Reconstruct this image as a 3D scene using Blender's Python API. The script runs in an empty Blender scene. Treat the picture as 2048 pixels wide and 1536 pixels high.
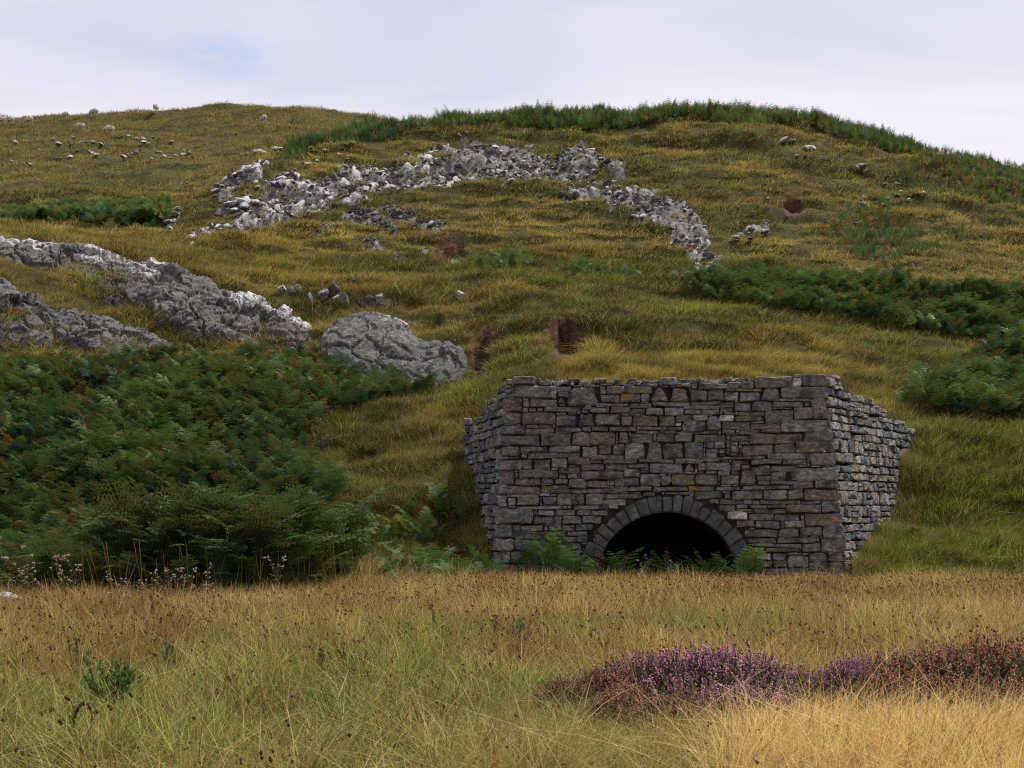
import bpy, bmesh, math, random
import numpy as np
from mathutils import Vector

# ------------------------------------------------------------------ scene, camera, light
scene = bpy.context.scene
col = scene.collection
random.seed(11)
rng = np.random.default_rng(11)
R = math.radians

F = 3000.0            # focal length in photograph pixels (2048 wide)
HZ = 1010.0           # eye level row
EYE = 1.6             # eye height over the field

cam_data = bpy.data.cameras.new('camera')
cam = bpy.data.objects.new('camera', cam_data)
col.objects.link(cam)
cam.location = (0, 0, EYE)
cam.rotation_euler = (R(90), 0, 0)
cam_data.sensor_width = 36.0
cam_data.lens = F / 2048 * 36.0
cam_data.shift_y = (HZ - 768) / 2048
cam_data.clip_start = 0.1
cam_data.clip_end = 6000
cam_data.dof.use_dof = True
cam_data.dof.focus_distance = 31
cam_data.dof.aperture_fstop = 10
scene.camera = cam

SUN_EL, SUN_AZ = R(58), R(58)          # azimuth clockwise from +Y
world = bpy.data.worlds.new('World')
scene.world = world
world.use_nodes = True
wn, wl = world.node_tree.nodes, world.node_tree.links
wn.clear()
w_out = wn.new('ShaderNodeOutputWorld')
w_bg = wn.new('ShaderNodeBackground')
w_sky = wn.new('ShaderNodeTexSky')
w_sky.sky_type = 'NISHITA'
w_sky.sun_disc = False
w_sky.sun_elevation = SUN_EL
w_sky.sun_rotation = SUN_AZ
w_bg.inputs['Strength'].default_value = 0.1
w_tc = wn.new('ShaderNodeTexCoord')
w_sep = wn.new('ShaderNodeSeparateXYZ')
wl.new(w_tc.outputs['Generated'], w_sep.inputs[0])
def wmath(op, a, b=None, clamp=False):
    n = wn.new('ShaderNodeMath'); n.operation = op; n.use_clamp = clamp
    for i, v in enumerate((a, b)):
        if v is None: continue
        if isinstance(v, (int, float)): n.inputs[i].default_value = v
        else: wl.new(v, n.inputs[i])
    return n.outputs[0]
zc = wmath('MAXIMUM', w_sep.outputs[2], 0.0)
den = wmath('ADD', zc, 0.22)
cx = wmath('DIVIDE', w_sep.outputs[0], den)
cy = wmath('DIVIDE', w_sep.outputs[1], den)
w_cmb = wn.new('ShaderNodeCombineXYZ')
wl.new(cx, w_cmb.inputs[0]); wl.new(cy, w_cmb.inputs[1])
w_n = wn.new('ShaderNodeTexNoise')
w_n.inputs['Scale'].default_value = 1.5
w_n.inputs['Detail'].default_value = 5
w_n.inputs['Roughness'].default_value = 0.5
w_n.inputs['Distortion'].default_value = 0.4
w_map = wn.new('ShaderNodeMapping')
w_map.inputs['Location'].default_value = (3.1, 0.4, 0)
w_map.inputs['Scale'].default_value = (0.75, 1.6, 1)
wl.new(w_cmb.outputs[0], w_map.inputs[0])
wl.new(w_map.outputs[0], w_n.inputs['Vector'])
w_ramp = wn.new('ShaderNodeValToRGB')
w_ramp.color_ramp.elements[0].position = 0.36
w_ramp.color_ramp.elements[0].color = (0.56, 0.59, 0.74, 1)
w_ramp.color_ramp.elements[1].position = 0.64
w_ramp.color_ramp.elements[1].color = (0.80, 0.775, 0.875, 1)
wl.new(w_n.outputs['Fac'], w_ramp.inputs[0])
# an overcast layer is whiter towards the horizon
w_hz = wn.new('ShaderNodeMix'); w_hz.data_type = 'RGBA'
w_hz.inputs['B'].default_value = (0.95, 0.90, 0.955, 1)
hzf = wmath('POWER', wmath('SUBTRACT', 1.0, wmath('MULTIPLY', zc, 2.4), True), 2.2, True)
wl.new(hzf, w_hz.inputs['Factor'])
wl.new(w_ramp.outputs[0], w_hz.inputs['A'])
# the cloud layer hides the clear sky except for small gaps
w_gap = wn.new('ShaderNodeVectorMath'); w_gap.operation = 'DISTANCE'
gd = Vector(((450 - 1024) / F, 1, (HZ - 112) / F)).normalized()
w_gap.inputs[1].default_value = gd
w_gsc = wn.new('ShaderNodeVectorMath'); w_gsc.operation = 'MULTIPLY_ADD'
w_gsc.inputs[1].default_value = (1, 1, 2.6)
w_gsc.inputs[2].default_value = (0, 0, -1.6 * gd.z)
wl.new(w_tc.outputs['Generated'], w_gsc.inputs[0])
wl.new(w_gsc.outputs[0], w_gap.inputs[0])
w_n2 = wn.new('ShaderNodeTexNoise')
w_n2.inputs['Scale'].default_value = 60
w_n2.inputs['Detail'].default_value = 4
wl.new(w_gsc.outputs[0], w_n2.inputs['Vector'])
gap = wmath('MULTIPLY', wmath('SUBTRACT', 1.0, wmath('DIVIDE', w_gap.outputs['Value'], 0.042), True),
            wmath('MULTIPLY', wmath('SUBTRACT', w_n2.outputs['Fac'], 0.28), 2.4, True), True)
w_mul = wn.new('ShaderNodeVectorMath'); w_mul.operation = 'SCALE'
w_mul.inputs['Scale'].default_value = 4.75
wl.new(w_hz.outputs['Result'], w_mul.inputs[0])
w_mix = wn.new('ShaderNodeMix'); w_mix.data_type = 'RGBA'
wl.new(gap, w_mix.inputs['Factor'])
wl.new(w_mul.outputs[0], w_mix.inputs['A'])
w_blue = wn.new('ShaderNodeVectorMath'); w_blue.operation = 'SCALE'
w_blue.inputs['Scale'].default_value = 0.8
wl.new(w_sky.outputs[0], w_blue.inputs[0])
wl.new(w_blue.outputs[0], w_mix.inputs['B'])
wl.new(w_mix.outputs['Result'], w_bg.inputs['Color'])
wl.new(w_bg.outputs[0], w_out.inputs['Surface'])

sun_data = bpy.data.lights.new('sun', 'SUN')
sun_data.energy = 3.0
sun_data.angle = R(6)
sun_data.color = (1.0, 0.95, 0.87)
sun = bpy.data.objects.new('sun', sun_data)
col.objects.link(sun)
sd = Vector((math.sin(SUN_AZ) * math.cos(SUN_EL), math.cos(SUN_AZ) * math.cos(SUN_EL), math.sin(SUN_EL)))
sun.rotation_euler = sd.to_track_quat('Z', 'Y').to_euler()
sun.location = (0, 0, 60)

scene.render.engine = 'CYCLES'
scene.view_settings.view_transform = 'Standard'
scene.view_settings.look = 'None'
scene.view_settings.exposure = 1.2
scene.view_settings.gamma = 1.0
scene.view_settings.use_curve_mapping = False
scene.cycles.max_bounces = 4
scene.cycles.diffuse_bounces = 2
scene.cycles.glossy_bounces = 2
scene.cycles.transmission_bounces = 2
scene.cycles.use_denoising = False
scene.cycles.pixel_filter_type = 'BLACKMAN_HARRIS'
scene.cycles.filter_width = 1.15
scene.cycles.use_adaptive_sampling = False
scene.cycles.adaptive_threshold = 0.03

# ------------------------------------------------------------------ noise helpers
def _h(ix, iy, iz, seed=0):
    with np.errstate(over='ignore'):
        n = (ix.astype(np.int64) * 374761393 + iy.astype(np.int64) * 668265263 + iz.astype(np.int64) * 2147483647 + seed * 1274126177) & 0xffffffff
        n = ((n ^ (n >> 13)) * 1274126177) & 0xffffffff
        n = ((n ^ (n >> 16)) * 2246822519) & 0xffffffff
        n = n ^ (n >> 15)
    return (n & 0xffffff) / float(0x1000000)
def vnoise(x, y, z=None, seed=0):
    x = np.asarray(x, float); y = np.asarray(y, float)
    z = np.zeros_like(x) if z is None else np.asarray(z, float)
    x0, y0, z0 = np.floor(x), np.floor(y), np.floor(z)
    fx, fy, fz = x - x0, y - y0, z - z0
    fx, fy, fz = [t * t * (3 - 2 * t) for t in (fx, fy, fz)]
    r = 0
    for dx in (0, 1):
        for dy in (0, 1):
            for dz in (0, 1):
                w = (fx if dx else 1 - fx) * (fy if dy else 1 - fy) * (fz if dz else 1 - fz)
                r = r + w * _h(x0 + dx, y0 + dy, z0 + dz, seed)
    return r * 2 - 1
def fbm(x, y, z=None, octv=4, seed=0, rough=0.5):
    a, s, r, n = 1.0, 1.0, 0, 0
    for i in range(octv):
        r = r + a * vnoise(np.asarray(x) * s, np.asarray(y) * s, None if z is None else np.asarray(z) * s, seed + i * 17)
        n += a; a *= rough; s *= 2.03
    return r / n
def worley(x, y, z, seed=0):
    x0, y0, z0 = np.floor(x), np.floor(y), np.floor(z)
    f1 = np.full(x.shape, 9.0); f2 = np.full(x.shape, 9.0); cid = np.zeros(x.shape)
    for dx in (-1, 0, 1):
        for dy in (-1, 0, 1):
            for dz in (-1, 0, 1):
                ix, iy, iz = x0 + dx, y0 + dy, z0 + dz
                px = ix + _h(ix, iy, iz, seed + 1); py = iy + _h(ix, iy, iz, seed + 2); pz = iz + _h(ix, iy, iz, seed + 3)
                d = np.sqrt((px - x) ** 2 + (py - y) ** 2 + (pz - z) ** 2)
                nearer = d < f1
                f2 = np.where(nearer, f1, np.minimum(f2, d))
                cid = np.where(nearer, _h(ix, iy, iz, seed + 4), cid)
                f1 = np.where(nearer, d, f1)
    return f1, f2, cid
ORD = ['leftmost', 'second from the left', 'third from the left', 'fourth from the left', 'fifth from the left', 'sixth from the left', 'seventh from the left', 'eighth from the left', 'ninth from the left', 'tenth from the left', 'eleventh from the left', 'twelfth from the left', 'thirteenth from the left', 'fourteenth from the left', 'fifteenth from the left', 'sixteenth from the left']
def smooth(a, b, x):
    t = np.clip((x - a) / (b - a), 0, 1)
    return t * t * (3 - 2 * t)

# ------------------------------------------------------------------ object helpers
def tag(o, label=None, cat=None, group=None, kind=None):
    if label: o['label'] = label
    if cat: o['category'] = cat
    if group: o['group'] = group
    if kind: o['kind'] = kind
    return o
def empty(name, loc=(0, 0, 0), rz=0):
    o = bpy.data.objects.new(name, None)
    o.empty_display_size = 0.2
    o.location = loc; o.rotation_euler = (0, 0, rz)
    col.objects.link(o)
    return o
def mesh_np(name, verts, faces, attrs=None, smooth_shade=False, mats=None, fmat=None):
    """faces: (n,3) or (n,4) array, or list of such arrays"""
    verts = np.asarray(verts, np.float32)
    fl = faces if isinstance(faces, list) else [faces]
    fl = [np.asarray(f, np.int32) for f in fl if len(f)]
    me = bpy.data.meshes.new(name)
    me.vertices.add(len(verts))
    me.vertices.foreach_set('co', verts.ravel())
    loops = np.concatenate([f.ravel() for f in fl]) if fl else np.zeros(0, np.int32)
    sizes = np.concatenate([np.full(len(f), f.shape[1], np.int32) for f in fl]) if fl else np.zeros(0, np.int32)
    if len(loops):
        me.loops.add(len(loops))
        me.loops.foreach_set('vertex_index', loops)
        me.polygons.add(len(sizes))
        starts = np.concatenate(([0], np.cumsum(sizes)[:-1])).astype(np.int32)
        me.polygons.foreach_set('loop_start', starts)
        me.polygons.foreach_set('use_smooth', np.full(len(sizes), smooth_shade))
        if fmat is not None: me.polygons.foreach_set('material_index', np.asarray(fmat, np.int32))
    for k, v in (attrs or {}).items():
        v = np.asarray(v)
        if v.ndim == 1 and v.dtype.kind == 'i':
            a = me.attributes.new(k, 'INT', 'POINT'); a.data.foreach_set('value', v.astype(np.int32))
        elif v.ndim == 1:
            a = me.attributes.new(k, 'FLOAT', 'POINT'); a.data.foreach_set('value', v.astype(np.float32))
        elif v.shape[1] == 3:
            a = me.attributes.new(k, 'FLOAT_VECTOR', 'POINT'); a.data.foreach_set('vector', v.astype(np.float32).ravel())
        else:
            a = me.attributes.new(k, 'FLOAT_COLOR', 'POINT'); a.data.foreach_set('color', v.astype(np.float32).ravel())
    for m in (mats or []): me.materials.append(m)
    me.update(calc_edges=True)
    return me
def add_obj(name, me, parent=None, loc=None, rot=None, scale=None):
    o = bpy.data.objects.new(name, me)
    if loc is not None: o.location = loc
    if rot is not None: o.rotation_euler = rot
    if scale is not None: o.scale = scale
    if parent is not None: o.parent = parent
    col.objects.link(o)
    return o
class MB:
    """collects triangles/quads with per-vertex colour data"""
    def __init__(s): s.v = []; s.q = []; s.t = []; s.c = []; s.n = 0
    def add(s, v, q=None, t=None, c=(0, 0, 0, 1)):
        v = np.asarray(v, float).reshape(-1, 3)
        if q is not None and len(q): s.q.append(np.asarray(q).reshape(-1, 4) + s.n)
        if t is not None and len(t): s.t.append(np.asarray(t).reshape(-1, 3) + s.n)
        c = np.asarray(c, float)
        s.c.append(np.tile(c, (len(v), 1)) if c.ndim == 1 else c)
        s.v.append(v); s.n += len(v)
    def mesh(s, name, mats, smooth_shade=False, attr='cv'):
        fl = []
        if s.q: fl.append(np.concatenate(s.q))
        if s.t: fl.append(np.concatenate(s.t))
        return mesh_np(name, np.concatenate(s.v), fl, {attr: np.concatenate(s.c)}, smooth_shade, mats)
    def tube(s, pts, rad, sides=4, c=(0, 0, 0, 1)):
        pts = np.asarray(pts, float); n = len(pts)
        rad = np.broadcast_to(np.asarray(rad, float), (n,))
        tan = np.gradient(pts, axis=0); tan /= np.linalg.norm(tan, axis=1)[:, None] + 1e-9
        ref = np.array([0.31, 0.95, 0.05])
        a = np.cross(tan, ref); a /= np.linalg.norm(a, axis=1)[:, None] + 1e-9
        b = np.cross(tan, a)
        ang = np.arange(sides) / sides * 2 * np.pi
        v = pts[:, None, :] + rad[:, None, None] * (np.cos(ang)[None, :, None] * a[:, None, :] + np.sin(ang)[None, :, None] * b[:, None, :])
        q = []
        for i in range(n - 1):
            for k in range(sides):
                q.append((i * sides + k, i * sides + (k + 1) % sides, (i + 1) * sides + (k + 1) % sides, (i + 1) * sides + k))
        s.add(v.reshape(-1, 3), q=q, c=c)
    def blob(s, p, r, c=(0, 0, 0, 1), squash=1.0):
        v = np.array([(1, 0, 0), (-1, 0, 0), (0, 1, 0), (0, -1, 0), (0, 0, squash), (0, 0, -squash)]) * r + np.asarray(p)
        s.add(v, t=[(0, 2, 4), (2, 1, 4), (1, 3, 4), (3, 0, 4), (2, 0, 5), (1, 2, 5), (3, 1, 5), (0, 3, 5)], c=c)

# ------------------------------------------------------------------ material helpers
class Mat:
    def __init__(s, name, rough=0.9, spec=0.25):
        s.m = bpy.data.materials.new(name); s.m.use_nodes = True
        s.n = s.m.node_tree.nodes; s.l = s.m.node_tree.links
        s.b = s.n['Principled BSDF']
        s.b.inputs['Roughness'].default_value = rough
        s.b.inputs['Specular IOR Level'].default_value = spec
    def put(s, sock, v):
        if isinstance(v, (int, float)): sock.default_value = v
        elif isinstance(v, tuple): sock.default_value = v if len(v) == 4 or sock.type == 'VECTOR' else (*v, 1)
        else: s.l.new(v, sock)
    def attr(s, name, typ='GEOMETRY', out='Color'):
        a = s.n.new('ShaderNodeAttribute'); a.attribute_name = name; a.attribute_type = typ
        return a.outputs[out]
    def sep(s, c):
        a = s.n.new('ShaderNodeSeparateColor'); s.l.new(c, a.inputs[0]); return a.outputs
    def sepv(s, c):
        a = s.n.new('ShaderNodeSeparateXYZ'); s.l.new(c, a.inputs[0]); return a.outputs
    def coord(s, kind='Object'):
        return s.n.new('ShaderNodeTexCoord').outputs[kind]
    def geo(s, out): return s.n.new('ShaderNodeNewGeometry').outputs[out]
    def objrand(s): return s.n.new('ShaderNodeObjectInfo').outputs['Random']
    def math(s, op, a, b=0.0, clamp=False):
        n = s.n.new('ShaderNodeMath'); n.operation = op; n.use_clamp = clamp
        s.put(n.inputs[0], a); s.put(n.inputs[1], b); return n.outputs[0]
    def vmath(s, op, a, b=None, sc=None):
        n = s.n.new('ShaderNodeVectorMath'); n.operation = op
        s.put(n.inputs[0], a)
        if b is not None: s.put(n.inputs[1], b)
        if sc is not None: s.put(n.inputs['Scale'], sc)
        return n.outputs[0]
    def noise(s, vec, scale, detail=4, rough=0.55, dist=0.0, out='Fac'):
        n = s.n.new('ShaderNodeTexNoise')
        n.inputs['Scale'].default_value = scale; n.inputs['Detail'].default_value = detail
        n.inputs['Roughness'].default_value = rough; n.inputs['Distortion'].default_value = dist
        s.put(n.inputs['Vector'], vec); return n.outputs[out]
    def voro(s, vec, scale, feature='F1', out='Distance', rnd=1.0):
        n = s.n.new('ShaderNodeTexVoronoi'); n.feature = feature
        n.inputs['Scale'].default_value = scale; n.inputs['Randomness'].default_value = rnd
        s.put(n.inputs['Vector'], vec); return n.outputs[out]
    def ramp(s, f, stops):
        n = s.n.new('ShaderNodeValToRGB'); e = n.color_ramp.elements
        while len(e) < len(stops): e.new(0.5)
        for el, (p, c) in zip(e, stops):
            el.position = p
            el.color = (c, c, c, 1) if isinstance(c, (int, float)) else (*c, 1)
        s.put(n.inputs[0], f); return n.outputs[0]
    def mix(s, f, a, b, mode='MIX'):
        n = s.n.new('ShaderNodeMix'); n.data_type = 'RGBA'; n.blend_type = mode
        s.put(n.inputs['Factor'], f); s.put(n.inputs['A'], a); s.put(n.inputs['B'], b)
        return n.outputs['Result']
    def bump(s, h, strength, dist):
        n = s.n.new('ShaderNodeBump'); n.inputs['Strength'].default_value = strength
        n.inputs['Distance'].default_value = dist
        s.put(n.inputs['Height'], h); s.l.new(n.outputs[0], s.b.inputs['Normal']); return n
    def base(s, c): s.put(s.b.inputs['Base Color'], c); return s
    def leafy(s, c, amount=0.3):
        """thin leaf: part of the light passes through"""
        s.base(c)
        t = s.n.new('ShaderNodeBsdfTranslucent'); s.put(t.inputs['Color'], c)
        mx = s.n.new('ShaderNodeMixShader'); mx.inputs[0].default_value = amount
        s.l.new(s.b.outputs[0], mx.inputs[1]); s.l.new(t.outputs[0], mx.inputs[2])
        s.l.new(mx.outputs[0], s.n['Material Output'].inputs['Surface'])
        return s
# ------------------------------------------------------------------ terrain
# profiles of the hillside along several bearings: (distance, row seen from the eye point)
PROF = {
 -700: [(26,1195),(30,1140),(36,950),(42,810),(46,725),(48,610),(50,540),(52.5,480),(57,474),(70,464),(78,470),(85,440),(95,402),(110,352),(130,302),(150,264),(163,240),(178,250),(260,420)],
 0:    [(26,1195),(30,1140),(36,950),(42,810),(46,725),(48,610),(50,540),(52.5,480),(57,474),(70,464),(78,470),(85,440),(95,402),(110,352),(130,302),(150,264),(163,240),(178,250),(260,420)],
 130:  [(26,1195),(30,1135),(36,945),(42,805),(46,722),(48,640),(50,575),(52.5,492),(57,484),(70,472),(78,466),(85,435),(95,396),(110,347),(130,297),(150,259),(163,239),(178,250),(260,420)],
 250:  [(26,1195),(30,1130),(36,930),(42,800),(46,720),(48,668),(50,615),(52.5,516),(57,500),(66,484),(74,468),(80,450),(85,430),(95,392),(110,342),(130,292),(150,255),(163,234),(178,245),(260,420)],
 340:  [(26,1195),(30,1125),(36,930),(42,795),(46,722),(48.5,690),(50.5,645),(52.5,540),(57,512),(64,492),(70,478),(74,458),(77,445),(82,452),(95,398),(110,338),(130,290),(150,252),(163,225),(178,240),(260,420)],
 400:  [(26,1195),(30,1120),(36,925),(42,790),(46,722),(48.5,692),(51,650),(52.8,552),(57,522),(64,496),(70,477),(75,440),(78,412),(82,424),(96,402),(110,342),(130,290),(150,248),(164,217),(178,230),(260,420)],
 500:  [(26,1195),(30,1115),(36,920),(42,785),(46,725),(48.5,694),(51,655),(52.6,604),(57,555),(64,505),(70,474),(74,420),(78,362),(81,325),(86,338),(98,345),(112,318),(130,278),(150,240),(165,213),(180,226),(260,420)],
 620:  [(26,1192),(30,1115),(36,925),(42,790),(46,728),(49,688),(51,655),(53,610),(57,562),(62,522),(66,497),(70,468),(74,420),(79,350),(83,303),(85.5,285),(90,296),(104,300),(130,262),(150,232),(165,217),(180,230),(260,420)],
 720:  [(26.5,1188),(30,1120),(36,928),(42,795),(46,735),(49,672),(52,622),(56,572),(60,545),(64,515),(68,482),(72,440),(76,395),(80,343),(84,300),(87,275),(93,290),(120,282),(150,246),(165,229),(180,245),(260,420)],
 800:  [(27,1184),(30,1125),(34,975),(38,872),(42,800),(45.5,750),(48,690),(51,632),(54,600),(56.5,575),(60,550),(64,515),(68,480),(72,435),(76,390),(80,342),(84,299),(88,268),(94,285),(120,300),(150,262),(165,243),(180,260),(260,430)],
 900:  [(27.5,1182),(30,1135),(33,1010),(36,900),(39,838),(42,788),(45.5,748),(48,692),(51,630),(54,598),(56.5,567),(60,554),(64,520),(68,480),(72,430),(76,381),(80,334),(84,295),(88,260),(95,280),(120,320),(150,310),(165,300),(260,440)],
 1000: [(28.5,1178),(30,1150),(33,1000),(36,870),(39,795),(42,748),(46,700),(50,622),(53,578),(56,572),(60,560),(64,522),(68,480),(72,430),(76,378),(80,330),(85,285),(89,254),(96,280),(120,340),(165,360),(260,450)],
 1160: [(29,1175),(30,1166),(33,1000),(36,850),(38,776),(42,726),(46,682),(50,618),(52.5,588),(56,583),(60,570),(64,532),(68,485),(72,434),(76,382),(80,333),(85,283),(89.5,250),(97,280),(120,340),(165,380),(260,460)],
 1300: [(29,1175),(30,1166),(33,1000),(36,850),(38,772),(42,728),(46,690),(50,634),(52.5,606),(56,602),(60,586),(64,546),(68,496),(72,442),(76,388),(80,336),(85,280),(89.5,246),(97,276),(120,340),(165,380),(260,460)],
 1500: [(29,1175),(30,1166),(33,1000),(36,850),(38,772),(42,732),(46,698),(50,652),(52.5,632),(56,632),(60,604),(64,560),(68,512),(72,462),(76,408),(80,350),(85,290),(89.5,252),(97,282),(120,350),(165,390),(260,460)],
 1600: [(29,1176),(30,1164),(33,1010),(36,860),(38,792),(42,745),(46,712),(50,664),(52.8,645),(57,646),(60,614),(64,568),(68,522),(72,472),(76,418),(80,360),(85,298),(89.5,262),(97,290),(120,360),(165,390),(260,460)],
 1700: [(28.6,1178),(30,1160),(33,1060),(36,915),(38,845),(42,780),(46,735),(50,685),(53,660),(57,660),(60,624),(64,575),(68,530),(72,482),(76,432),(80,376),(85,316),(89.5,281),(97,300),(120,370),(165,400),(260,460)],
 1770: [(28.5,1178),(30,1156),(33,1050),(36,895),(38,835),(42,790),(46,748),(50,698),(53,670),(57,668),(60,630),(64,578),(68,534),(72,486),(76,438),(80,386),(85,330),(89,298),(97,318),(120,380),(165,400),(260,460)],
 1850: [(28.5,1178),(30,1152),(33,1050),(36,885),(37.5,848),(42,806),(46,768),(50,722),(53,686),(57,680),(60,636),(64,584),(68,538),(72,490),(76,444),(80,398),(84,350),(88,317),(96,340),(120,390),(165,400),(260,460)],
 1950: [(28.5,1178),(30,1152),(33,1056),(36,895),(37.5,853),(41,846),(45,798),(49,750),(53,700),(57,690),(60,642),(64,588),(68,543),(72,496),(76,452),(80,412),(84,368),(88,332),(94,356),(110,345),(122,326),(135,345),(165,400),(260,460)],
 2048: [(28.5,1178),(30,1152),(33,1060),(36,905),(37.5,858),(41,848),(45,802),(49,756),(53,712),(57,696),(60,648),(64,594),(68,550),(72,503),(76,462),(80,425),(84,388),(87.5,360),(94,378),(110,372),(122,352),(135,370),(165,420),(260,480)],
 2750: [(28.5,1178),(30,1152),(33,1060),(36,905),(37.5,858),(41,848),(45,802),(49,756),(53,712),(57,700),(60,655),(64,604),(68,562),(72,520),(76,485),(80,455),(84,425),(87.5,405),(94,420),(110,430),(165,470),(260,500)],
}
TY = np.arange(0, 262, 0.2)
TP = np.arange(-700, 2751, 15.0)
_cols = sorted(PROF)
_raw = []
for c in _cols:
    pr = PROF[c]
    ys = np.array([0, 22] + [p[0] for p in pr]); zs = np.array([0, 0] + [EYE + (HZ - p[1]) / F * p[0] for p in pr])
    _raw.append(np.interp(TY, ys, zs))
_raw = np.array(_raw)
TZ = np.array([[0.0]])
TZ = np.stack([np.interp(TP, _cols, _raw[:, j]) for j in range(len(TY))], axis=1)      # [px, Y]
def _blur(a, sig, axis):
    r = int(sig * 3) + 1
    k = np.exp(-0.5 * (np.arange(-r, r + 1) / sig) ** 2); k /= k.sum()
    pad = [(0, 0), (0, 0)]; pad[axis] = (r, r)
    b = np.pad(a, pad, mode='edge')
    return np.apply_along_axis(lambda v: np.convolve(v, k, 'valid'), axis, b)
TZ = _blur(_blur(TZ, 2.2, 0), 1.6, 1)
def base_z(X, Y):
    X = np.asarray(X, float); Y = np.asarray(Y, float)
    p = 1024 + F * X / np.maximum(Y, 2.0)
    fi = np.clip((p - TP[0]) / 15.0, 0, len(TP) - 1.001); fj = np.clip(Y / 0.2, 0, len(TY) - 1.001)
    i = fi.astype(int); j = fj.astype(int); fi = fi - i; fj = fj - j
    return (TZ[i, j] * (1 - fi) * (1 - fj) + TZ[i + 1, j] * fi * (1 - fj) + TZ[i, j + 1] * (1 - fi) * fj + TZ[i + 1, j + 1] * fi * fj)

# kiln plan (world metres): front left, front right, far right, far left
KFL, KFR = np.array((-0.39, 30.0)), np.array((6.71, 30.0))
KBR, KBL = np.array((9.95, 36.5)), np.array((-1.13, 35.2))
def in_kiln(X, Y, inset=0.35):
    poly = [KFL, KFR, KBR, np.array((9.0, 38.2)), np.array((-0.6, 38.2)), KBL]
    m = np.ones(np.shape(X), bool)
    for a, b in zip(poly, poly[1:] + poly[:1]):
        e = b - a; n = np.array((-e[1], e[0])) / np.linalg.norm(e)
        m &= ((X - a[0]) * n[0] + (Y - a[1]) * n[1]) > inset
    return m

SCARS = []      # filled below: X, Y, half width, half depth, depth, bearing softness
def rough_z(X, Y):
    """hummocks, sheep terraces and tussocky relief"""
    near = smooth(24, 34, Y)
    far = smooth(45, 60, Y)
    z = 0.10 * fbm(X * 0.45, Y * 0.45, seed=3, octv=3) * (0.45 + 0.55 * near)
    w = X * 0.16 + 0.5 * fbm(X * 0.12, Y * 0.12, seed=5, octv=2)
    z = z + 0.46 * fbm(w, Y * 0.75, seed=9, octv=3, rough=0.6) * near * (1 + 0.5 * far)
    z = z + 0.5 * fbm(X * 0.07, Y * 0.10, seed=13, octv=2) * far
    z = z + 0.20 * fbm(X * 0.9, Y * 1.7, seed=21, octv=2) * near
    z = z + 0.26 * fbm(X * 0.33 + 0.7 * vnoise(X * 0.2, Y * 0.2, seed=23), Y * 1.25, seed=25, octv=2) * far
    return z
def height(X, Y):
    X = np.asarray(X, float); Y = np.asarray(Y, float)
    z = base_z(X, Y) + rough_z(X, Y)
    for (sx, sy, rx, ry, dep) in SCARS:
        dx = (X - sx) / rx + 0.22 * vnoise(X * 2.3, Y * 2.3, seed=31); dy = (Y - sy) / ry + 0.2 * vnoise(X * 3.1, Y * 3.1, seed=33)
        inside = smooth(1.0, 0.9, np.sqrt(dx * dx + dy * dy))
        z = z - dep * inside * smooth(-1.0, 0.3, dy)
    return z
def hit(px, py, ymin=5.0, ymax=200.0):
    """where the line of sight of a photograph pixel first meets the ground"""
    ys = np.arange(ymin, ymax, 0.1)
    xs = (px - 1024) / F * ys
    z = height(xs, ys)
    row = HZ - F * (z - EYE) / ys
    ok = np.nonzero(row <= py)[0]
    if len(ok) == 0:
        k = int(np.argmin(row))
    else:
        k = int(ok[0])
    return float(xs[k]), float(ys[k]), float(z[k])
for (px, py, w, h, dep) in [(1130, 676, 92, 86, 1.1), (966, 708, 60, 90, 1.0), (903, 512, 88, 34, 1.2), (1580, 410, 62, 34, 1.3), (735, 915, 110, 40, 0.4), (870, 655, 90, 22, 0.4)]:
    x, y, z = hit(px, py)
    _, y2, _ = hit(px, py - h / 2 + 1); _, y1, _ = hit(px, py + h / 2)
    SCARS_NEW = (x, (y1 + y2) / 2, w / 2 / F * y, max(0.35, (y2 - y1) / 2), dep)
    SCARS.append(SCARS_NEW)
def soil_mask(X, Y):
    m = np.zeros(np.shape(X))
    for i, (sx, sy, rx, ry, dep) in enumerate(SCARS):
        if i >= 4: continue
        d = 0.93 * np.sqrt(((X - sx) / (rx * 1.05) + 0.22 * vnoise(X * 2.3, Y * 2.3, seed=31)) ** 2 + ((Y - sy) / (ry * 1.12) + 0.2 * vnoise(X * 3.1, Y * 3.1, seed=33)) ** 2)
        m = np.maximum(m, smooth(1.1, 0.85, d))
    return m

# bands of broken limestone: polylines in the photograph's frame, laid on the hillside
BANDS = [
 [(372,484,14),(430,462,26),(500,436,42),(560,408,50),(640,380,46),(720,358,42),(800,343,40),(880,332,48),(960,332,56),(1050,342,50),(1130,352,44),(1165,356,28)],
 [(1150,390,30),(1215,402,40),(1290,415,48),(1350,440,46),(1390,462,34),(1350,478,26)],
 [(1390,505,22),(1430,530,36),(1410,552,32),(1370,562,18)],
 [(1190,320,14),(1230,325,16)],
 [(1480,468,10),(1530,466,14)],
 [(432,388,12),(470,360,22),(510,345,18)],
 [(340,452,10),(352,428,12),(345,440,10)],
 [(450,420,10),(490,405,22),(470,425,18)],
 [(1130,310,8),(1165,300,14),(1180,316,10)],
]
DARK_BANDS = [
 [(640,466,6),(700,448,16),(780,440,26),(860,445,20),(885,452,8)],
 [(700,515,10),(740,505,22),(800,510,16),(850,500,12)],
]
def band_world(b):
    out = []
    for (px, py, r) in b:
        x, y, z = hit(px, py); ya = hit(px, py - r)[1]; yb = hit(px, min(py + r, 600))[1]
        out.append((x, y, r / F * y, max(0.4, min(5.0, (ya - yb) / 2))))
    return out
BANDS_W = [band_world(b) for b in BANDS]
DARK_W = [band_world(b) for b in DARK_BANDS]
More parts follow.
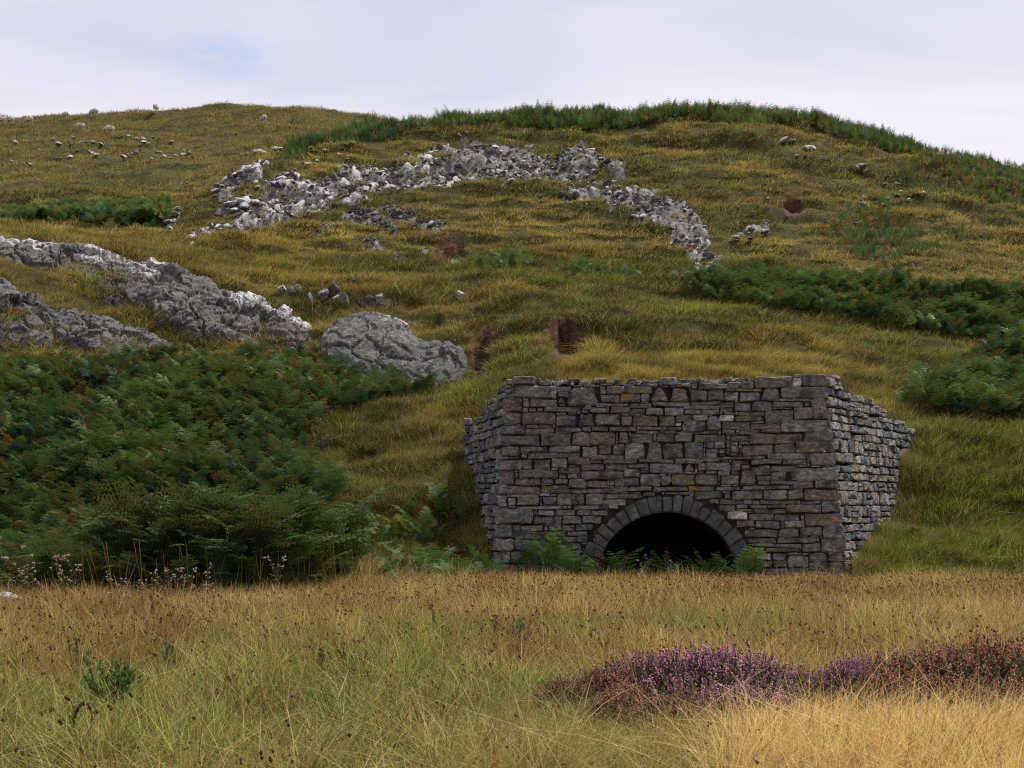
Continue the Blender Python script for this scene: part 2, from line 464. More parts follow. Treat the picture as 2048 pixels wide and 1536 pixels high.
def band_mask(X, Y, bands):
    m = np.full(np.shape(X), -3.0)
    for b in bands:
        for (a, c) in zip(b[:-1], b[1:]):
            dx, dy = c[0] - a[0], c[1] - a[1]
            t = np.clip(((X - a[0]) * dx + (Y - a[1]) * dy) / (dx * dx + dy * dy + 1e-9), 0, 1)
            qx = X - (a[0] + t * dx); qy = Y - (a[1] + t * dy)
            rx = (a[2] + t * (c[2] - a[2])) * 1.15; ry = a[3] + t * (c[3] - a[3])
            d = np.sqrt((qx / rx) ** 2 + (qy / ry) ** 2)
            m = np.maximum(m, 1 - d)
    m = m + 0.9 * fbm(X * 0.5, Y * 0.75, seed=41, octv=4, rough=0.7)
    return smooth(0.1, 0.5, m)
def col_of(X, Y): return 1024 + F * np.asarray(X) / np.asarray(Y)

def bracken_zone(X, Y):
    """0..1 cover of the fern stands"""
    p = col_of(X, Y); n = 0.5 * fbm(X * 0.28, Y * 0.28, seed=51, octv=3) + 0.25 * fbm(X * 0.9, Y * 0.9, seed=53, octv=2)
    m = np.zeros(np.shape(X))
    # big stand below the crags on the left: its right edge leans away from the kiln
    redge = np.interp(Y, [22, 27, 30, 33, 36, 39, 41, 44, 46.5], [600, 725, 745, 700, 630, 660, 800, 985, 1010])
    ylim = np.interp(p, [0, 350, 640, 700, 940, 1010], [45.2, 45.4, 45.6, 43.6, 42.9, 43.6])
    a = smooth(0, 0.5, (redge - p) / 90 + n * 0.7) * smooth(0.0, 0.7, Y - np.interp(p, [0, 500, 640, 760], [22.0, 22.2, 23.6, 25.6]) + n * 0.8) * smooth(0.0, 0.6, ylim - Y + 0.5 * n)
    m = np.maximum(m, a)
    # crest fringe
    ycrest = np.interp(p, [560, 620, 720, 800, 1000, 1300, 1600, 1750, 1850, 2048], [79.8, 83.4, 85.3, 86.2, 87.1, 88.0, 88.3, 87.2, 86.0, 84.5])
    yend = np.interp(p, [560, 700, 1000, 1600, 2048], [84, 89, 91.5, 92, 91])
    a = smooth(0, 0.5, Y - ycrest + n * 2.0) * smooth(0, 0.5, yend - Y + 1) * smooth(560, 600, p)
    a = a * np.where((p > 1592) & (p < 1622), 0.25, 1)
    m = np.maximum(m, a)
    # right flank of the hill below the crest
    a = smooth(1800, 1880, p + n * 60) * smooth(81.2, 82.4, Y + n * 3) * smooth(92, 90, Y)
    m = np.maximum(m, a)
    # scattered patch on the right
    a = smooth(0.2, 0.6, 1 - np.sqrt(((p - 1750) / 170) ** 2 + ((Y - 71.5) / 5.5) ** 2) + n * 0.9) * 0.7
    m = np.maximum(m, a)
    a = smooth(0.2, 0.6, 1 - np.sqrt(((p - 1905) / 90) ** 2 + ((Y - 73.5) / 2.2) ** 2) + n * 0.8) * 0.7
    m = np.maximum(m, a)
    # hollow behind the grassy lip
    ylo = np.interp(p, [1330, 1500, 1700, 1850, 2048], [58.0, 55.3, 54.2, 54.0, 53.5])
    yhi = np.interp(p, [1330, 1400, 1560, 1700, 2048], [59, 60.5, 63.5, 64.5, 61.5])
    a = smooth(0, 0.6, Y - ylo + n * 1.2) * smooth(0, 0.8, yhi - Y + n * 2.5) * smooth(1340, 1440, p + n * 60)
    m = np.maximum(m, a)
    # thin strip and clump in the middle of the slope
    a = smooth(0.1, 0.5, 1 - np.sqrt(((p - 985) / 105) ** 2 + ((Y - 61.0) / 2.2) ** 2) + n * 0.7)
    m = np.maximum(m, a)
    a = smooth(0.15, 0.6, 1 - np.sqrt(((p - 1180) / 150) ** 2 + ((Y - 59) / 1.6) ** 2) + n * 0.8) * 0.75
    m = np.maximum(m, a)
    # stand at the right edge, above the kiln's shoulder
    a = smooth(1805, 1870, p + n * 50 - (Y - 40) * 2) * smooth(38.6, 39.6, Y + n * 0.8) * smooth(0, 0.6, np.interp(p, [1800, 1900, 1980, 2048], [43.5, 45, 52, 54]) - Y + n * 2)
    m = np.maximum(m, a)
    # valley strip beneath the far pasture on the left
    a = smooth(345, 300, p + n * 20) * smooth(72, 75, Y + n * 2) * smooth(83.5, 81.5, Y + n * 2.5)
    m = np.maximum(m, a)
    return m * (1 - soil_mask(X, Y)) * np.where(in_kiln(X, Y, -0.35), 0, 1)

# ground mesh: fan of strips, finer where the photograph looks
u_in = np.linspace(-0.37, 0.37, 500)
u_out = np.array([0.385, 0.40, 0.42, 0.45, 0.5, 0.56, 0.62])
us = np.concatenate((-u_out[::-1], u_in, u_out))
ys = np.concatenate((np.arange(3, 24, 0.4), np.arange(24, 60, 0.15), np.arange(60, 92, 0.2), np.arange(92, 182, 0.75), np.arange(182, 262, 4.0)))
UU, YY = np.meshgrid(us, ys)
XX = UU * YY
ZZ = height(XX, YY)
rockm = band_mask(XX, YY, BANDS_W) * smooth(55, 60, YY)
darkm = band_mask(XX, YY, DARK_W) * smooth(55, 60, YY)
w1, w2, wid = worley(XX * 2.9, YY * 1.5, ZZ * 3.0, seed=71)
ZZ = ZZ + rockm * (0.34 * (wid - 0.3) - 0.12 * smooth(0.15, 0.0, w2 - w1) + 0.30 * fbm(XX * 1.1, YY * 1.0, seed=73)) + darkm * 0.16 * (wid - 0.5)
soilm = soil_mask(XX, YY)
brk = bracken_zone(XX, YY)
ZZ = np.where(in_kiln(XX, YY), -0.05, ZZ)
ZZ = np.maximum(ZZ, -0.12)
zone = np.stack([np.maximum(rockm, darkm * 0.9), soilm, brk, (1 - darkm) * wid * smooth(-0.6, 0.3, fbm(XX * 0.35, YY * 0.35, seed=75) + 0.5 * smooth(950, 600, col_of(XX, YY)))], -1).reshape(-1, 4)
nr, nc = UU.shape
idx = np.arange(nr * nc).reshape(nr, nc)
quads = np.stack([idx[:-1, :-1], idx[:-1, 1:], idx[1:, 1:], idx[1:, :-1]], -1).reshape(-1, 4)

g = Mat('hill_turf', 0.95, 0.1)
pos = g.geo('Position')
zs = g.sep(g.attr('zone'))
n_big = g.noise(pos, 0.11, 4, 0.6)
n_mid = g.noise(g.vmath('MULTIPLY', pos, (0.5, 1.6, 1.6)), 0.9, 5, 0.65)
n_fine = g.noise(pos, 7, 4, 0.7)
turf = g.ramp(n_mid, [(0.30, (0.012, 0.012, 0.004)), (0.48, (0.030, 0.028, 0.007)), (0.62, (0.060, 0.050, 0.013)), (0.78, (0.10, 0.078, 0.022))])
turf = g.mix(g.ramp(n_big, [(0.4, 0.0), (0.65, 0.55)]), turf, (0.10, 0.065, 0.022))
turf = g.mix(g.math('MULTIPLY', n_fine, 0.8), turf, (0.045, 0.048, 0.012))
n_rock = g.noise(pos, 2.6, 6, 0.7)
rock = g.ramp(n_rock, [(0.33, (0.040, 0.038, 0.036)), (0.5, (0.13, 0.122, 0.115)), (0.66, (0.25, 0.24, 0.23)), (0.78, (0.50, 0.48, 0.48))])
wf = g.math('ADD', g.attr('zone', out='Alpha'), g.math('MULTIPLY', g.math('SUBTRACT', g.noise(pos, 7.5, 5, 0.75), 0.5), 1.5))
rock = g.mix(g.ramp(wf, [(0.64, 0.0), (0.82, 1.0)]), rock, g.ramp(n_rock, [(0.3, (0.22, 0.21, 0.21)), (0.6, (0.46, 0.44, 0.44))]))
c = g.mix(g.ramp(zs[0], [(0.35, 0.0), (0.6, 1.0)]), turf, rock)
soil = g.ramp(g.noise(pos, 6, 5, 0.7), [(0.33, (0.020, 0.011, 0.008)), (0.52, (0.085, 0.044, 0.027)), (0.75, (0.17, 0.095, 0.06))])
c = g.mix(g.ramp(zs[1], [(0.3, 0.0), (0.6, 1.0)]), c, soil)
litter = g.ramp(g.noise(pos, 5, 4), [(0.3, (0.012, 0.010, 0.006)), (0.7, (0.05, 0.03, 0.015))])
c = g.mix(g.ramp(zs[2], [(0.3, 0.0), (0.7, 1.0)]), c, litter)
fieldf = g.math('LESS_THAN', g.sepv(pos)[1], 29.0)
field = g.ramp(g.noise(pos, 3.0, 5), [(0.3, (0.014, 0.013, 0.006)), (0.6, (0.035, 0.028, 0.011)), (0.8, (0.07, 0.055, 0.022))])
c = g.mix(fieldf, c, field)
g.base(c)
g.bump(g.math('ADD', n_fine, g.math('MULTIPLY', n_rock, 1.5)), 0.7, 0.08)
terrain = add_obj('hillside_ground', mesh_np('hillside_ground', np.stack([XX, YY, ZZ], -1).reshape(-1, 3), quads, {'zone': zone}, True, [g.m]))
tag(terrain, 'grassy limestone hillside rising from a flat rough meadow', 'hillside', kind='structure')

# the land beyond and behind
ga = Mat('outer_turf', 0.95, 0.1)
ga.base(ga.ramp(ga.noise(ga.geo('Position'), 0.05, 6), [(0.3, (0.05, 0.045, 0.014)), (0.7, (0.11, 0.085, 0.03))]))
s_ = 3000
outer = add_obj('outer_ground', mesh_np('outer_ground', [(-s_, -s_, -0.4), (s_, -s_, -0.4), (s_, s_, -0.4), (-s_, s_, -0.4)], np.array([[0, 1, 2, 3]]), None, False, [ga.m]))
tag(outer, 'open grassland all round the hill', 'ground', kind='structure')
# ------------------------------------------------------------------ lime kiln
LEAN = 0.062                      # the front leans back
def front_pt(px, py):
    u = (px - 1024) / F; s = (HZ - py) / F
    Y = (30.0 + EYE * LEAN) / (1 - LEAN * s)
    return u * Y, EYE + s * Y     # X along the wall, Z up
def front_xyz(X, Z, out=0.0):
    n = np.array((0, -1, LEAN)) / math.hypot(1, LEAN)
    p = np.stack([X, 30.0 + LEAN * Z, Z], -1)
    return p + np.asarray(out)[..., None] * n

ks = Mat('kiln_stone', 0.88, 0.25)
oc = ks.coord('Object'); rnd = ks.objrand()
off = ks.vmath('ADD', oc, ks.vmath('SCALE', (13.1, 7.7, 3.3), sc=ks.math('MULTIPLY', rnd, 60)))
tone = ks.ramp(rnd, [(0.0, (0.092, 0.088, 0.082)), (0.18, (0.112, 0.100, 0.080)), (0.36, (0.076, 0.074, 0.070)), (0.48, (0.102, 0.087, 0.064)), (0.64, (0.110, 0.107, 0.102)), (0.76, (0.084, 0.080, 0.060)), (0.87, (0.140, 0.131, 0.118)), (0.96, (0.106, 0.086, 0.062))])
tone.node.color_ramp.interpolation = 'CONSTANT'
grain = ks.noise(ks.vmath('MULTIPLY', off, (1, 1, 2.2)), 9, 6, 0.75)
c = ks.mix(1.0, tone, ks.ramp(grain, [(0.26, 0.20), (0.48, 1.35), (0.60, 2.35), (0.72, 5.0)]), 'MULTIPLY')
blotch = ks.noise(off, 3.2, 4, 0.6)
c = ks.mix(ks.ramp(blotch, [(0.5, 0.0), (0.64, 0.78)]), c, (0.022, 0.024, 0.027))
moss = ks.noise(off, 4.5, 4, 0.6)
c = ks.mix(ks.ramp(moss, [(0.57, 0.0), (0.7, 0.6)]), c, (0.075, 0.072, 0.032))
rust = ks.noise(ks.vmath('ADD', off, (5, 5, 5)), 2.5, 4, 0.6)
c = ks.mix(ks.ramp(rust, [(0.60, 0.0), (0.72, 0.55)]), c, (0.12, 0.066, 0.028))
lich = ks.noise(ks.vmath('ADD', off, (9, 2, 5)), 26, 4, 0.65)
lmask = ks.math('MULTIPLY', ks.ramp(lich, [(0.60, 0.0), (0.67, 1.0)]), ks.ramp(ks.noise(off, 2.0, 2), [(0.45, 0.1), (0.65, 1.0)]))
c = ks.mix(lmask, c, (0.36, 0.36, 0.34))
gp = ks.geo('Position')
for (lx, ly, lr) in ((1252, 795, 0.08), (1262, 798, 0.055), (1380, 975, 0.075), (1387, 987, 0.055), (1228, 774, 0.06), (1360, 778, 0.05), (1683, 945, 0.06), (1680, 975, 0.05)):
    fx, fz_ = front_pt(lx, ly)
    dd = ks.vmath('DISTANCE', gp, (fx, 30.0 + LEAN * fz_, fz_)); dd = dd.node.outputs['Value']
    c = ks.mix(ks.math('LESS_THAN', ks.math('ADD', dd, ks.math('MULTIPLY', ks.math('SUBTRACT', ks.noise(gp, 14, 3), 0.5), 0.22)), lr), c, (0.28, 0.125, 0.018))
spot = ks.math('LESS_THAN', ks.voro(off, 3.4), 0.10)
c = ks.mix(ks.math('MULTIPLY', spot, ks.math('GREATER_THAN', ks.noise(off, 1.3), 0.62)), c, (0.62, 0.59, 0.57))
ks.base(c)
ks.bump(ks.math('ADD', grain, ks.math('MULTIPLY', ks.noise(off, 30, 3), 0.5)), 1.0, 0.045)

kp = Mat('kiln_pale_stone', 0.9, 0.25)
o2 = kp.coord('Object')
kp.base(kp.ramp(kp.noise(o2, 9, 5, 0.7), [(0.3, (0.06, 0.06, 0.065)), (0.5, (0.33, 0.31, 0.30)), (0.62, (0.66, 0.62, 0.60))]))
kp.bump(kp.noise(o2, 14, 5, 0.7), 0.9, 0.04)
kv = Mat('kiln_voussoir_stone', 0.85, 0.3)
o3 = kv.vmath('ADD', kv.coord('Object'), kv.vmath('SCALE', (3.1, 9.7, 5.3), sc=kv.math('MULTIPLY', kv.objrand(), 50)))
cc = kv.ramp(kv.noise(o3, 5, 6, 0.7), [(0.3, (0.026, 0.027, 0.030)), (0.5, (0.065, 0.066, 0.068)), (0.7, (0.14, 0.138, 0.135))])
cc = kv.mix(kv.ramp(kv.noise(kv.vmath('ADD', o3, (2, 2, 2)), 4, 4), [(0.56, 0.0), (0.7, 0.6)]), cc, (0.10, 0.072, 0.042))
cc = kv.mix(kv.ramp(kv.noise(o3, 30, 3, 0.6), [(0.66, 0.0), (0.72, 0.7)]), cc, (0.3, 0.29, 0.27))
kv.base(cc)
kv.bump(kv.noise(o3, 16, 5, 0.7), 0.9, 0.035)
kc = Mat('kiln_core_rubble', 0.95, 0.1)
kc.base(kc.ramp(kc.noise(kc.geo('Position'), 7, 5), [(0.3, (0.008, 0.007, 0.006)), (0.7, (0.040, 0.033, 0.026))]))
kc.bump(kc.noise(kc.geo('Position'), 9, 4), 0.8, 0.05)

def stone_outline(w, h, r, nside=2, cut=None):
    """irregular block outline: jittered corners, chamfered, edges slightly bowed"""
    jx, jz = min(0.12 * w, 0.03), min(0.12 * h, 0.02)
    cs = [(-w / 2, -h / 2), (w / 2, -h / 2), (w / 2, h / 2), (-w / 2, h / 2)]
    cs = [(x - np.sign(x) * abs(r.normal(0, jx * 0.5)), z - np.sign(z) * abs(r.normal(0, jz * 0.5))) for x, z in cs]
    if cut == 'tri':
        cs[2] = (w * 0.12, h / 2); cs[3] = (-w * 0.12, h / 2)
    elif cut == 'trap':
        cs[2] = (w * 0.34, h / 2); cs[3] = (-w * 0.30, h / 2)
    elif cut == 'rot':
        cs = [(-w * .30, -h / 2), (w / 2, -h * .47), (w * .30, h / 2), (-w / 2, h * .42)]
    out = []
    for k in range(4):
        p, q, n = np.array(cs[k - 1]), np.array(cs[k]), np.array(cs[(k + 1) % 4])
        lim = min(w, h)
        c1 = lim * r.uniform(0.04, 0.20); c2 = lim * r.uniform(0.04, 0.20)
        a = q + (p - q) / np.linalg.norm(p - q) * c1
        b = q + (n - q) / np.linalg.norm(n - q) * c2
        out += [a, b]
        d = (n - q); L = np.linalg.norm(d); nn = np.array((d[1], -d[0])) / L
        if L > 0.17:
            out.append(q + d * r.uniform(0.4, 0.6) + nn * r.normal(0, 0.06) * min(lim, 0.2))
    return np.array(out)
def stone_mesh(poly, r, bulge=0.03, back=0.16, mat=None, proud=0.0):
    """a block standing in the x-z plane with its face towards -y; about 50 triangles"""
    n = len(poly); ce = poly.mean(0)
    rings = []
    tx, tz = r.normal(0, 0.05), r.normal(0, 0.05)
    def ring(sc, y, jit):
        p = ce + (poly - ce) * sc
        yy = -proud + y + (p[:, 0] - ce[0]) * tx + (p[:, 1] - ce[1]) * tz + r.normal(0, jit, n)
        return np.stack([p[:, 0], yy, p[:, 1]], -1)
    rings = [ring(0.96, back, 0), ring(1.0, 0.012, 0.006), ring(0.80, -bulge, bulge * 0.28)]
    v = np.concatenate(rings + [np.array([[ce[0], -proud - bulge * r.uniform(0.7, 1.5), ce[1]]])])
    q, t = [], []
    for k in range(2):
        for i in range(n):
            j = (i + 1) % n
            q.append((k * n + i, k * n + j, (k + 1) * n + j, (k + 1) * n + i))
    for i in range(n): t.append((2 * n + i, 2 * n + (i + 1) % n, 3 * n))
    return v, np.array(q), np.array(t)

kiln = empty('lime_kiln', ((KFL[0] + KFR[0]) / 2, 30.0, 0.0))
tag(kiln, 'ruined dry stone lime kiln with a dark arched mouth at the foot of the hill', 'lime kiln')
KO = np.array(kiln.location)

ST = []    # x0, y0, x1, y1, shape in photograph pixels
def rows(ox, oy, sc, lst):
    for s in lst:
        ST.append((ox + s[0] / sc, oy + s[1] / sc, ox + s[2] / sc, oy + s[3] / sc, s[4] if len(s) > 4 else ''))
rows(960, 730, 8.533, [
 (560,195,950,335),(535,345,1310,560),(1000,280,1230,342),(1275,370,1560,455),(1330,465,1530,550),(1460,380,2030,700,'trap'),
 (475,570,730,800,'q'),(735,620,840,722),(845,590,1330,725),(1320,560,1460,650,'tri'),(1350,655,1460,712),(830,730,960,800),(975,730,1080,797),(1095,710,1720,797),
 (1740,680,1960,762,'tri'),(1730,770,1850,830),(1870,720,2165,822),(468,815,698,1015,'q'),(703,815,1290,1020),(1300,855,1640,1045),(1660,840,1955,1055,'trap'),
 (437,1035,770,1200,'q'),(780,1035,1180,1085),(775,1090,1260,1185),(1280,1065,1740,1140),(1745,1055,1900,1138),(1910,1060,2190,1130),
 (425,1205,1020,1390,'q'),(1030,1170,1560,1390),(1570,1150,1870,1380),(395,1400,680,1570,'q'),(685,1400,1155,1480),(1160,1380,1710,1490),(1735,1390,2010,1590)])
rows(1180, 730, 8.533, [
 (280,355,595,500),(600,360,1055,490),(1020,390,1345,635,'tri'),(1240,390,1400,450),(1290,460,1370,540),(1365,390,1690,625,'trap'),(1710,430,2005,610),
 (180,510,500,650),(505,500,860,640),(865,490,1020,630),(100,655,560,715),(660,650,1050,740),(1060,635,1720,710),(1725,630,2230,685),(1590,690,2200,752),
 (340,715,680,820),(690,745,945,820),(960,740,1240,860),(1270,725,1600,860),(1610,760,1890,840),(520,828,930,868),
 (100,835,510,1040),(530,870,720,1040),(730,870,1160,1045),(1175,870,1455,1050),(1475,860,1740,990),(1745,850,2020,950),(1585,955,1970,1140),
 (330,1050,795,1135),(800,1055,1235,1110),(800,1115,1180,1168),(1310,1050,1578,1110),(1190,1115,1470,1168),
 (0,1145,450,1375),(480,1145,670,1345,'trap'),(700,1155,1085,1345),(1130,1175,1440,1310),(1465,1140,1760,1320),(1790,1190,2330,1320),
 (145,1365,375,1530),(380,1350,590,1530),(600,1350,940,1620),(960,1330,1240,1640,'trap'),(1255,1325,1595,1620),(1605,1330,1940,1610),(1190,210,1470,350),(1840,310,2200,420)])
rows(1400, 730, 6.4, [
 (360,222,520,298),(526,205,690,300),(700,140,1180,290),(1300,112,1600,265,'q'),(1040,270,1600,425,'q'),(0,237,380,305),(320,303,800,338),
 (105,310,303,455),(310,345,500,465),(508,345,775,468),(785,305,1035,460,'trap'),(960,435,1420,465),
 (210,472,438,550),(442,482,655,595),(660,472,925,592),(930,470,1325,550),(1332,472,1410,530),(1420,412,1640,695,'rot'),
 (250,555,430,597),(20,565,250,632),(300,600,460,635),(490,600,820,648),(830,567,1195,740),(1200,537,1465,705),
 (80,655,270,835,'trap'),(440,652,815,717),(650,722,828,752),(283,728,640,830),(650,757,1035,825),(1042,702,1650,862,'q'),(-250,842,240,880),(510,822,770,897),(780,822,1050,862),
 (0,884,300,1000),(310,907,375,980),(385,907,610,980),(310,872,500,902),(635,872,1330,1010),(1335,835,1660,982,'q')])
rows(960, 890, 5.6875, [
 (470,92,538,155),(542,92,940,155),(945,84,1140,140),(248,170,480,285,'q'),(484,170,600,285),(608,168,797,270),(803,153,995,265),(1000,138,1250,220),
 (243,292,395,455,'q'),(400,310,435,370),(442,287,890,375),(893,258,1140,332),(388,388,690,455),(697,388,833,440),(845,388,1000,445),(700,458,1000,510),(1005,383,1218,495),
 (222,467,685,560,'q'),(692,505,1230,550),(330,562,660,588),(178,568,312,715,'q'),(322,598,410,692),(417,583,675,690),(707,588,870,680),(873,553,1045,692),(1048,553,1185,682),
 (410,697,935,735),(1060,688,1365,733),(178,727,600,900,'q'),(660,742,850,805),(863,738,1085,805),(1090,742,1260,800),
 (605,812,830,903),(835,812,935,903),(942,808,1150,903),(1157,808,1400,893),(128,908,370,1050,'q'),(375,912,455,980),(460,912,715,980),(720,917,778,977,'tri'),(783,917,935,975),(942,912,1075,972),(1085,908,1290,975),
 (397,1015,780,1070),(400,985,700,1010),(705,985,980,1010),(985,985,1230,1035),(128,1062,385,1205,'q'),(390,1070,570,1205),(590,1092,760,1200),(830,1045,1100,1105),(800,1112,1150,1190),
 (126,1212,345,1352,'q'),(350,1215,520,1350),(530,1212,760,1300),(770,1200,1080,1300),(1090,1200,1290,1300),(140,1360,420,1500,'q'),(430,1360,700,1480),(705,1310,1000,1440),(1005,1310,1250,1440)])
rows(1160, 880, 5.484, [
 (118,167,510,218),(0,192,107,262),(112,220,237,255),(245,217,630,260),(640,207,1030,250),(1040,207,1330,270),(1350,192,1535,235),
 (0,262,270,342),(274,268,520,332),(0,346,480,440),(525,258,755,310),(760,258,1130,360),(1133,258,1265,355,'tri'),(1285,250,1375,340),(1382,243,1650,345),
 (484,315,655,415),(660,332,760,362),(660,372,880,510),(887,395,1000,500),(1006,377,1260,500),(1272,377,1510,500),(1545,392,1740,490),
 (75,447,300,520),(375,422,650,515),(0,528,785,573),(792,515,1180,560),(1185,507,1470,555),(1490,512,1755,552),
 (270,590,680,636),(688,577,925,612),(930,573,1250,598),(1258,557,1568,650),(1582,587,1648,645),(1662,572,1755,650),(52,597,247,712),(245,647,545,710),
 (50,722,380,760),(122,772,303,830),(12,837,228,920),(0,930,155,1000)])
rows(1440, 880, 5.4857, [
 (245,52,590,175),(597,42,825,150),(832,17,1245,145,'q'),(0,178,510,213),(520,147,985,208),(992,132,1245,285,'q'),
 (122,222,330,270),(335,217,680,270),(692,207,950,270),(430,282,555,330),(560,278,860,345),(345,292,555,385),(212,342,405,488,'trap'),(410,390,560,448),(553,348,725,445),(740,298,1275,445,'q'),
 (410,455,550,490),(560,448,1035,490),(1042,408,1290,530,'q'),(0,502,235,545),(240,502,770,543),(800,492,1030,530),(125,557,470,655),(475,553,735,658),(742,552,910,655),(920,533,1300,670,'q'),
 (0,657,260,708),(440,662,890,703),(895,672,1110,700),(1117,673,1310,800,'q'),(732,705,1110,805),(0,715,168,782),(175,712,308,750),(312,715,518,750),(520,707,725,745),(380,752,720,808),(172,757,370,785),
 (320,808,600,885),(602,817,890,893),(932,803,1335,950,'q'),(890,817,925,930),(142,882,385,960),(390,892,665,973),(708,892,928,965),(265,990,440,1070),(420,985,640,1070),(640,980,860,1065),(875,960,1130,1048),(1137,927,1390,1085,'q'),
 (310,1078,620,1130),(630,1068,1055,1130),(350,1133,890,1175),(370,1182,485,1235),(497,1180,900,1230),(907,1125,1105,1230),(1112,1082,1405,1230,'q'),
 (575,1242,730,1320),(735,1237,860,1260),(750,1265,970,1400),(980,1240,1180,1340),(1185,1235,1400,1335,'q'),(440,1330,570,1400),(580,1325,740,1400),(975,1345,1190,1440),(1195,1340,1410,1440,'q'),(300,1240,390,1330),(300,1335,430,1430),(440,1405,740,1480),(750,1405,970,1480)])
PALE = []
def pales(ox, oy, sc, lst):
    for s in lst: PALE.append((ox + s[0] / sc, oy + s[1] / sc, ox + s[2] / sc, oy + s[3] / sc, ''))
pales(1400, 730, 6.4, [(1188,160,1300,283),(245,642,435,722)])
pales(1440, 880, 5.4857, [(80,787,305,877),(395,1240,570,1320)])
pales(1180, 730, 8.533, [(1462,992,1560,1035)])

# clip everything outside the face, mark what is covered
AC = (1335.0, 1169.0); AR_IN, AR_OUT = 144.0, 179.0
def edge_l(py): return np.interp(py, [750, 1145], [1011, 984])
def edge_r(py): return np.interp(py, [745, 1145], [1651, 1697])
GX0, GX1, GY0, GY1 = 975, 1705, 740, 1180
cover = np.zeros((GY1 - GY0, GX1 - GX0), bool)
gy, gx = np.mgrid[GY0:GY1, GX0:GX1]
topl = np.interp(gx, [1010, 1060, 1090, 1200, 1480, 1520, 1640, 1660], [758, 756, 772, 768, 766, 752, 745, 745])
cover |= (gx < edge_l(gy)) | (gx > edge_r(gy)) | (gy < topl)
cover |= (np.hypot(gx - AC[0], gy - AC[1]) < AR_OUT + 2)
def in_arch(s):
    cx_, cy_ = (s[0] + s[2]) / 2, (s[1] + s[3]) / 2
    pts = [(s[0], s[3]), (s[2], s[3]), (s[0], s[1]), (s[2], s[1]), (cx_, cy_)]
    return sum(np.hypot(a - AC[0], b - AC[1]) < AR_OUT for a, b in pts)
stones = []
for s in ST:
    if s[3] > 1180 and s[1] > 1172: continue
    k = in_arch(s)
    if k >= 2: continue
    x0, y0, x1, y1 = s[:4]
    m = (y0 + y1) / 2
    if s[4] == 'q' and x0 < 1100: x0 = float(edge_l(m)) - 1
    if s[4] == 'q' and x1 > 1600: x1 = float(edge_r(m)) + 1
    if k == 1:       # nudge the corner back to the arch ring
        if m > 900:
            if (x0 + x1) / 2 < AC[0]: x1 = min(x1, AC[0] - math.sqrt(max(0, AR_OUT ** 2 - (min(y1, AC[1]) - AC[1]) ** 2)) - 1)
            else: x0 = max(x0, AC[0] + math.sqrt(max(0, AR_OUT ** 2 - (min(y1, AC[1]) - AC[1]) ** 2)) + 1)
    if x1 - x0 < 6: continue
    # skip doubles
    xs0, xs1, ya, yb = int(x0) - GX0, int(x1) - GX0, int(y0) - GY0, int(y1) - GY0
    sub = cover[max(ya, 0):max(yb, 1), max(xs0, 0):max(xs1, 1)]
    if sub.size and s[4] != 'q' and sub.mean() > 0.45 and y0 > 775: continue
    cover[max(ya, 0):max(yb, 0), max(xs0, 0):max(xs1, 0)] = True
    stones.append((x0, y0, x1, y1, s[4]))
for s in PALE:
    cover[int(s[1]) - GY0:int(s[3]) - GY0, int(s[0]) - GX0:int(s[2]) - GX0] = True
# chink stones for what is still open
fills = []
r0 = np.random.default_rng(5)
for yy in range(0, cover.shape[0] - 4):
    xx = 0
    while xx < cover.shape[1] - 4:
        if cover[yy, xx]: xx += 1; continue
        x2 = xx
        while x2 < cover.shape[1] and not cover[yy, x2] and x2 - xx < r0.integers(16, 46): x2 += 1
        hmax = int(r0.integers(8, 17)); y2 = yy
        while y2 < cover.shape[0] and y2 - yy < hmax and not cover[y2, xx:x2].any(): y2 += 1
        if x2 - xx >= 4 and y2 - yy >= 3:
            fills.append((xx + GX0, yy + GY0, x2 + GX0, y2 + GY0, ''))
        cover[yy:y2, xx:x2] = True
        xx = x2 + 1

r1 = np.random.default_rng(7)
big = sorted(stones + [f for f in fills if (f[2] - f[0]) * (f[3] - f[1]) > 190], key=lambda s: -(s[2] - s[0]) * (s[3] - s[1]))
small = [f for f in fills if (f[2] - f[0]) * (f[3] - f[1]) <= 190]
frontn = np.array((0, -1, LEAN)) / math.hypot(1, LEAN)
pitch = math.atan(LEAN)
chips_v, chips_q, chips_t, cn = [], [], [], 0
def face_stone(s, name, mat, gap=-0.45, bulge=(0.006, 0.028)):
    (xa, za), (xb, zb) = front_pt(s[0] + gap, s[3] - gap), front_pt(s[2] - gap, s[1] + gap)
    w, h = xb - xa, zb - za
    poly = stone_outline(w, h, r1, cut=s[4] if s[4] in ('tri', 'trap', 'rot') else None)
    v, q, t = stone_mesh(poly, r1, bulge=r1.uniform(*bulge) * min(1, h / 0.16 + 0.3), back=0.2 if s[4] != 'q' else 0.13, proud=r1.normal(0.0, 0.016))
    ctr = front_xyz(np.array((xa + xb) / 2), np.array((za + zb) / 2), np.array(0.0))
    return v, q, t, ctr
def put_stone(name, v, q, t, ctr, mat, rot=(0, 0, 0)):
    me = mesh_np(name, v, [q, t], None, False, [mat])
    return add_obj(name, me, kiln, tuple(ctr - KO), rot)
nstone = 0
MAXST = 299
for s in big:
    q_ = s[4] == 'q'
    v, q, t, ctr = face_stone(s, 'stone', ks.m)
    if q_:
        put_stone('quoin_stone', v, q, t, ctr, ks.m, (-pitch, 0, 0))
    elif nstone < 268:
        put_stone('stone', v, q, t, ctr, ks.m, (-pitch, r1.normal(0, 0.022), r1.normal(0, 0.03))); nstone += 1
    else:
        small.append(s)
for s in PALE:
    v, q, t, ctr = face_stone(s, 'stone', kp.m)
    put_stone('stone', v, q, t, ctr, kp.m, (-pitch, 0, 0)).__setitem__('label', 'pale lichen covered stone'); nstone += 1
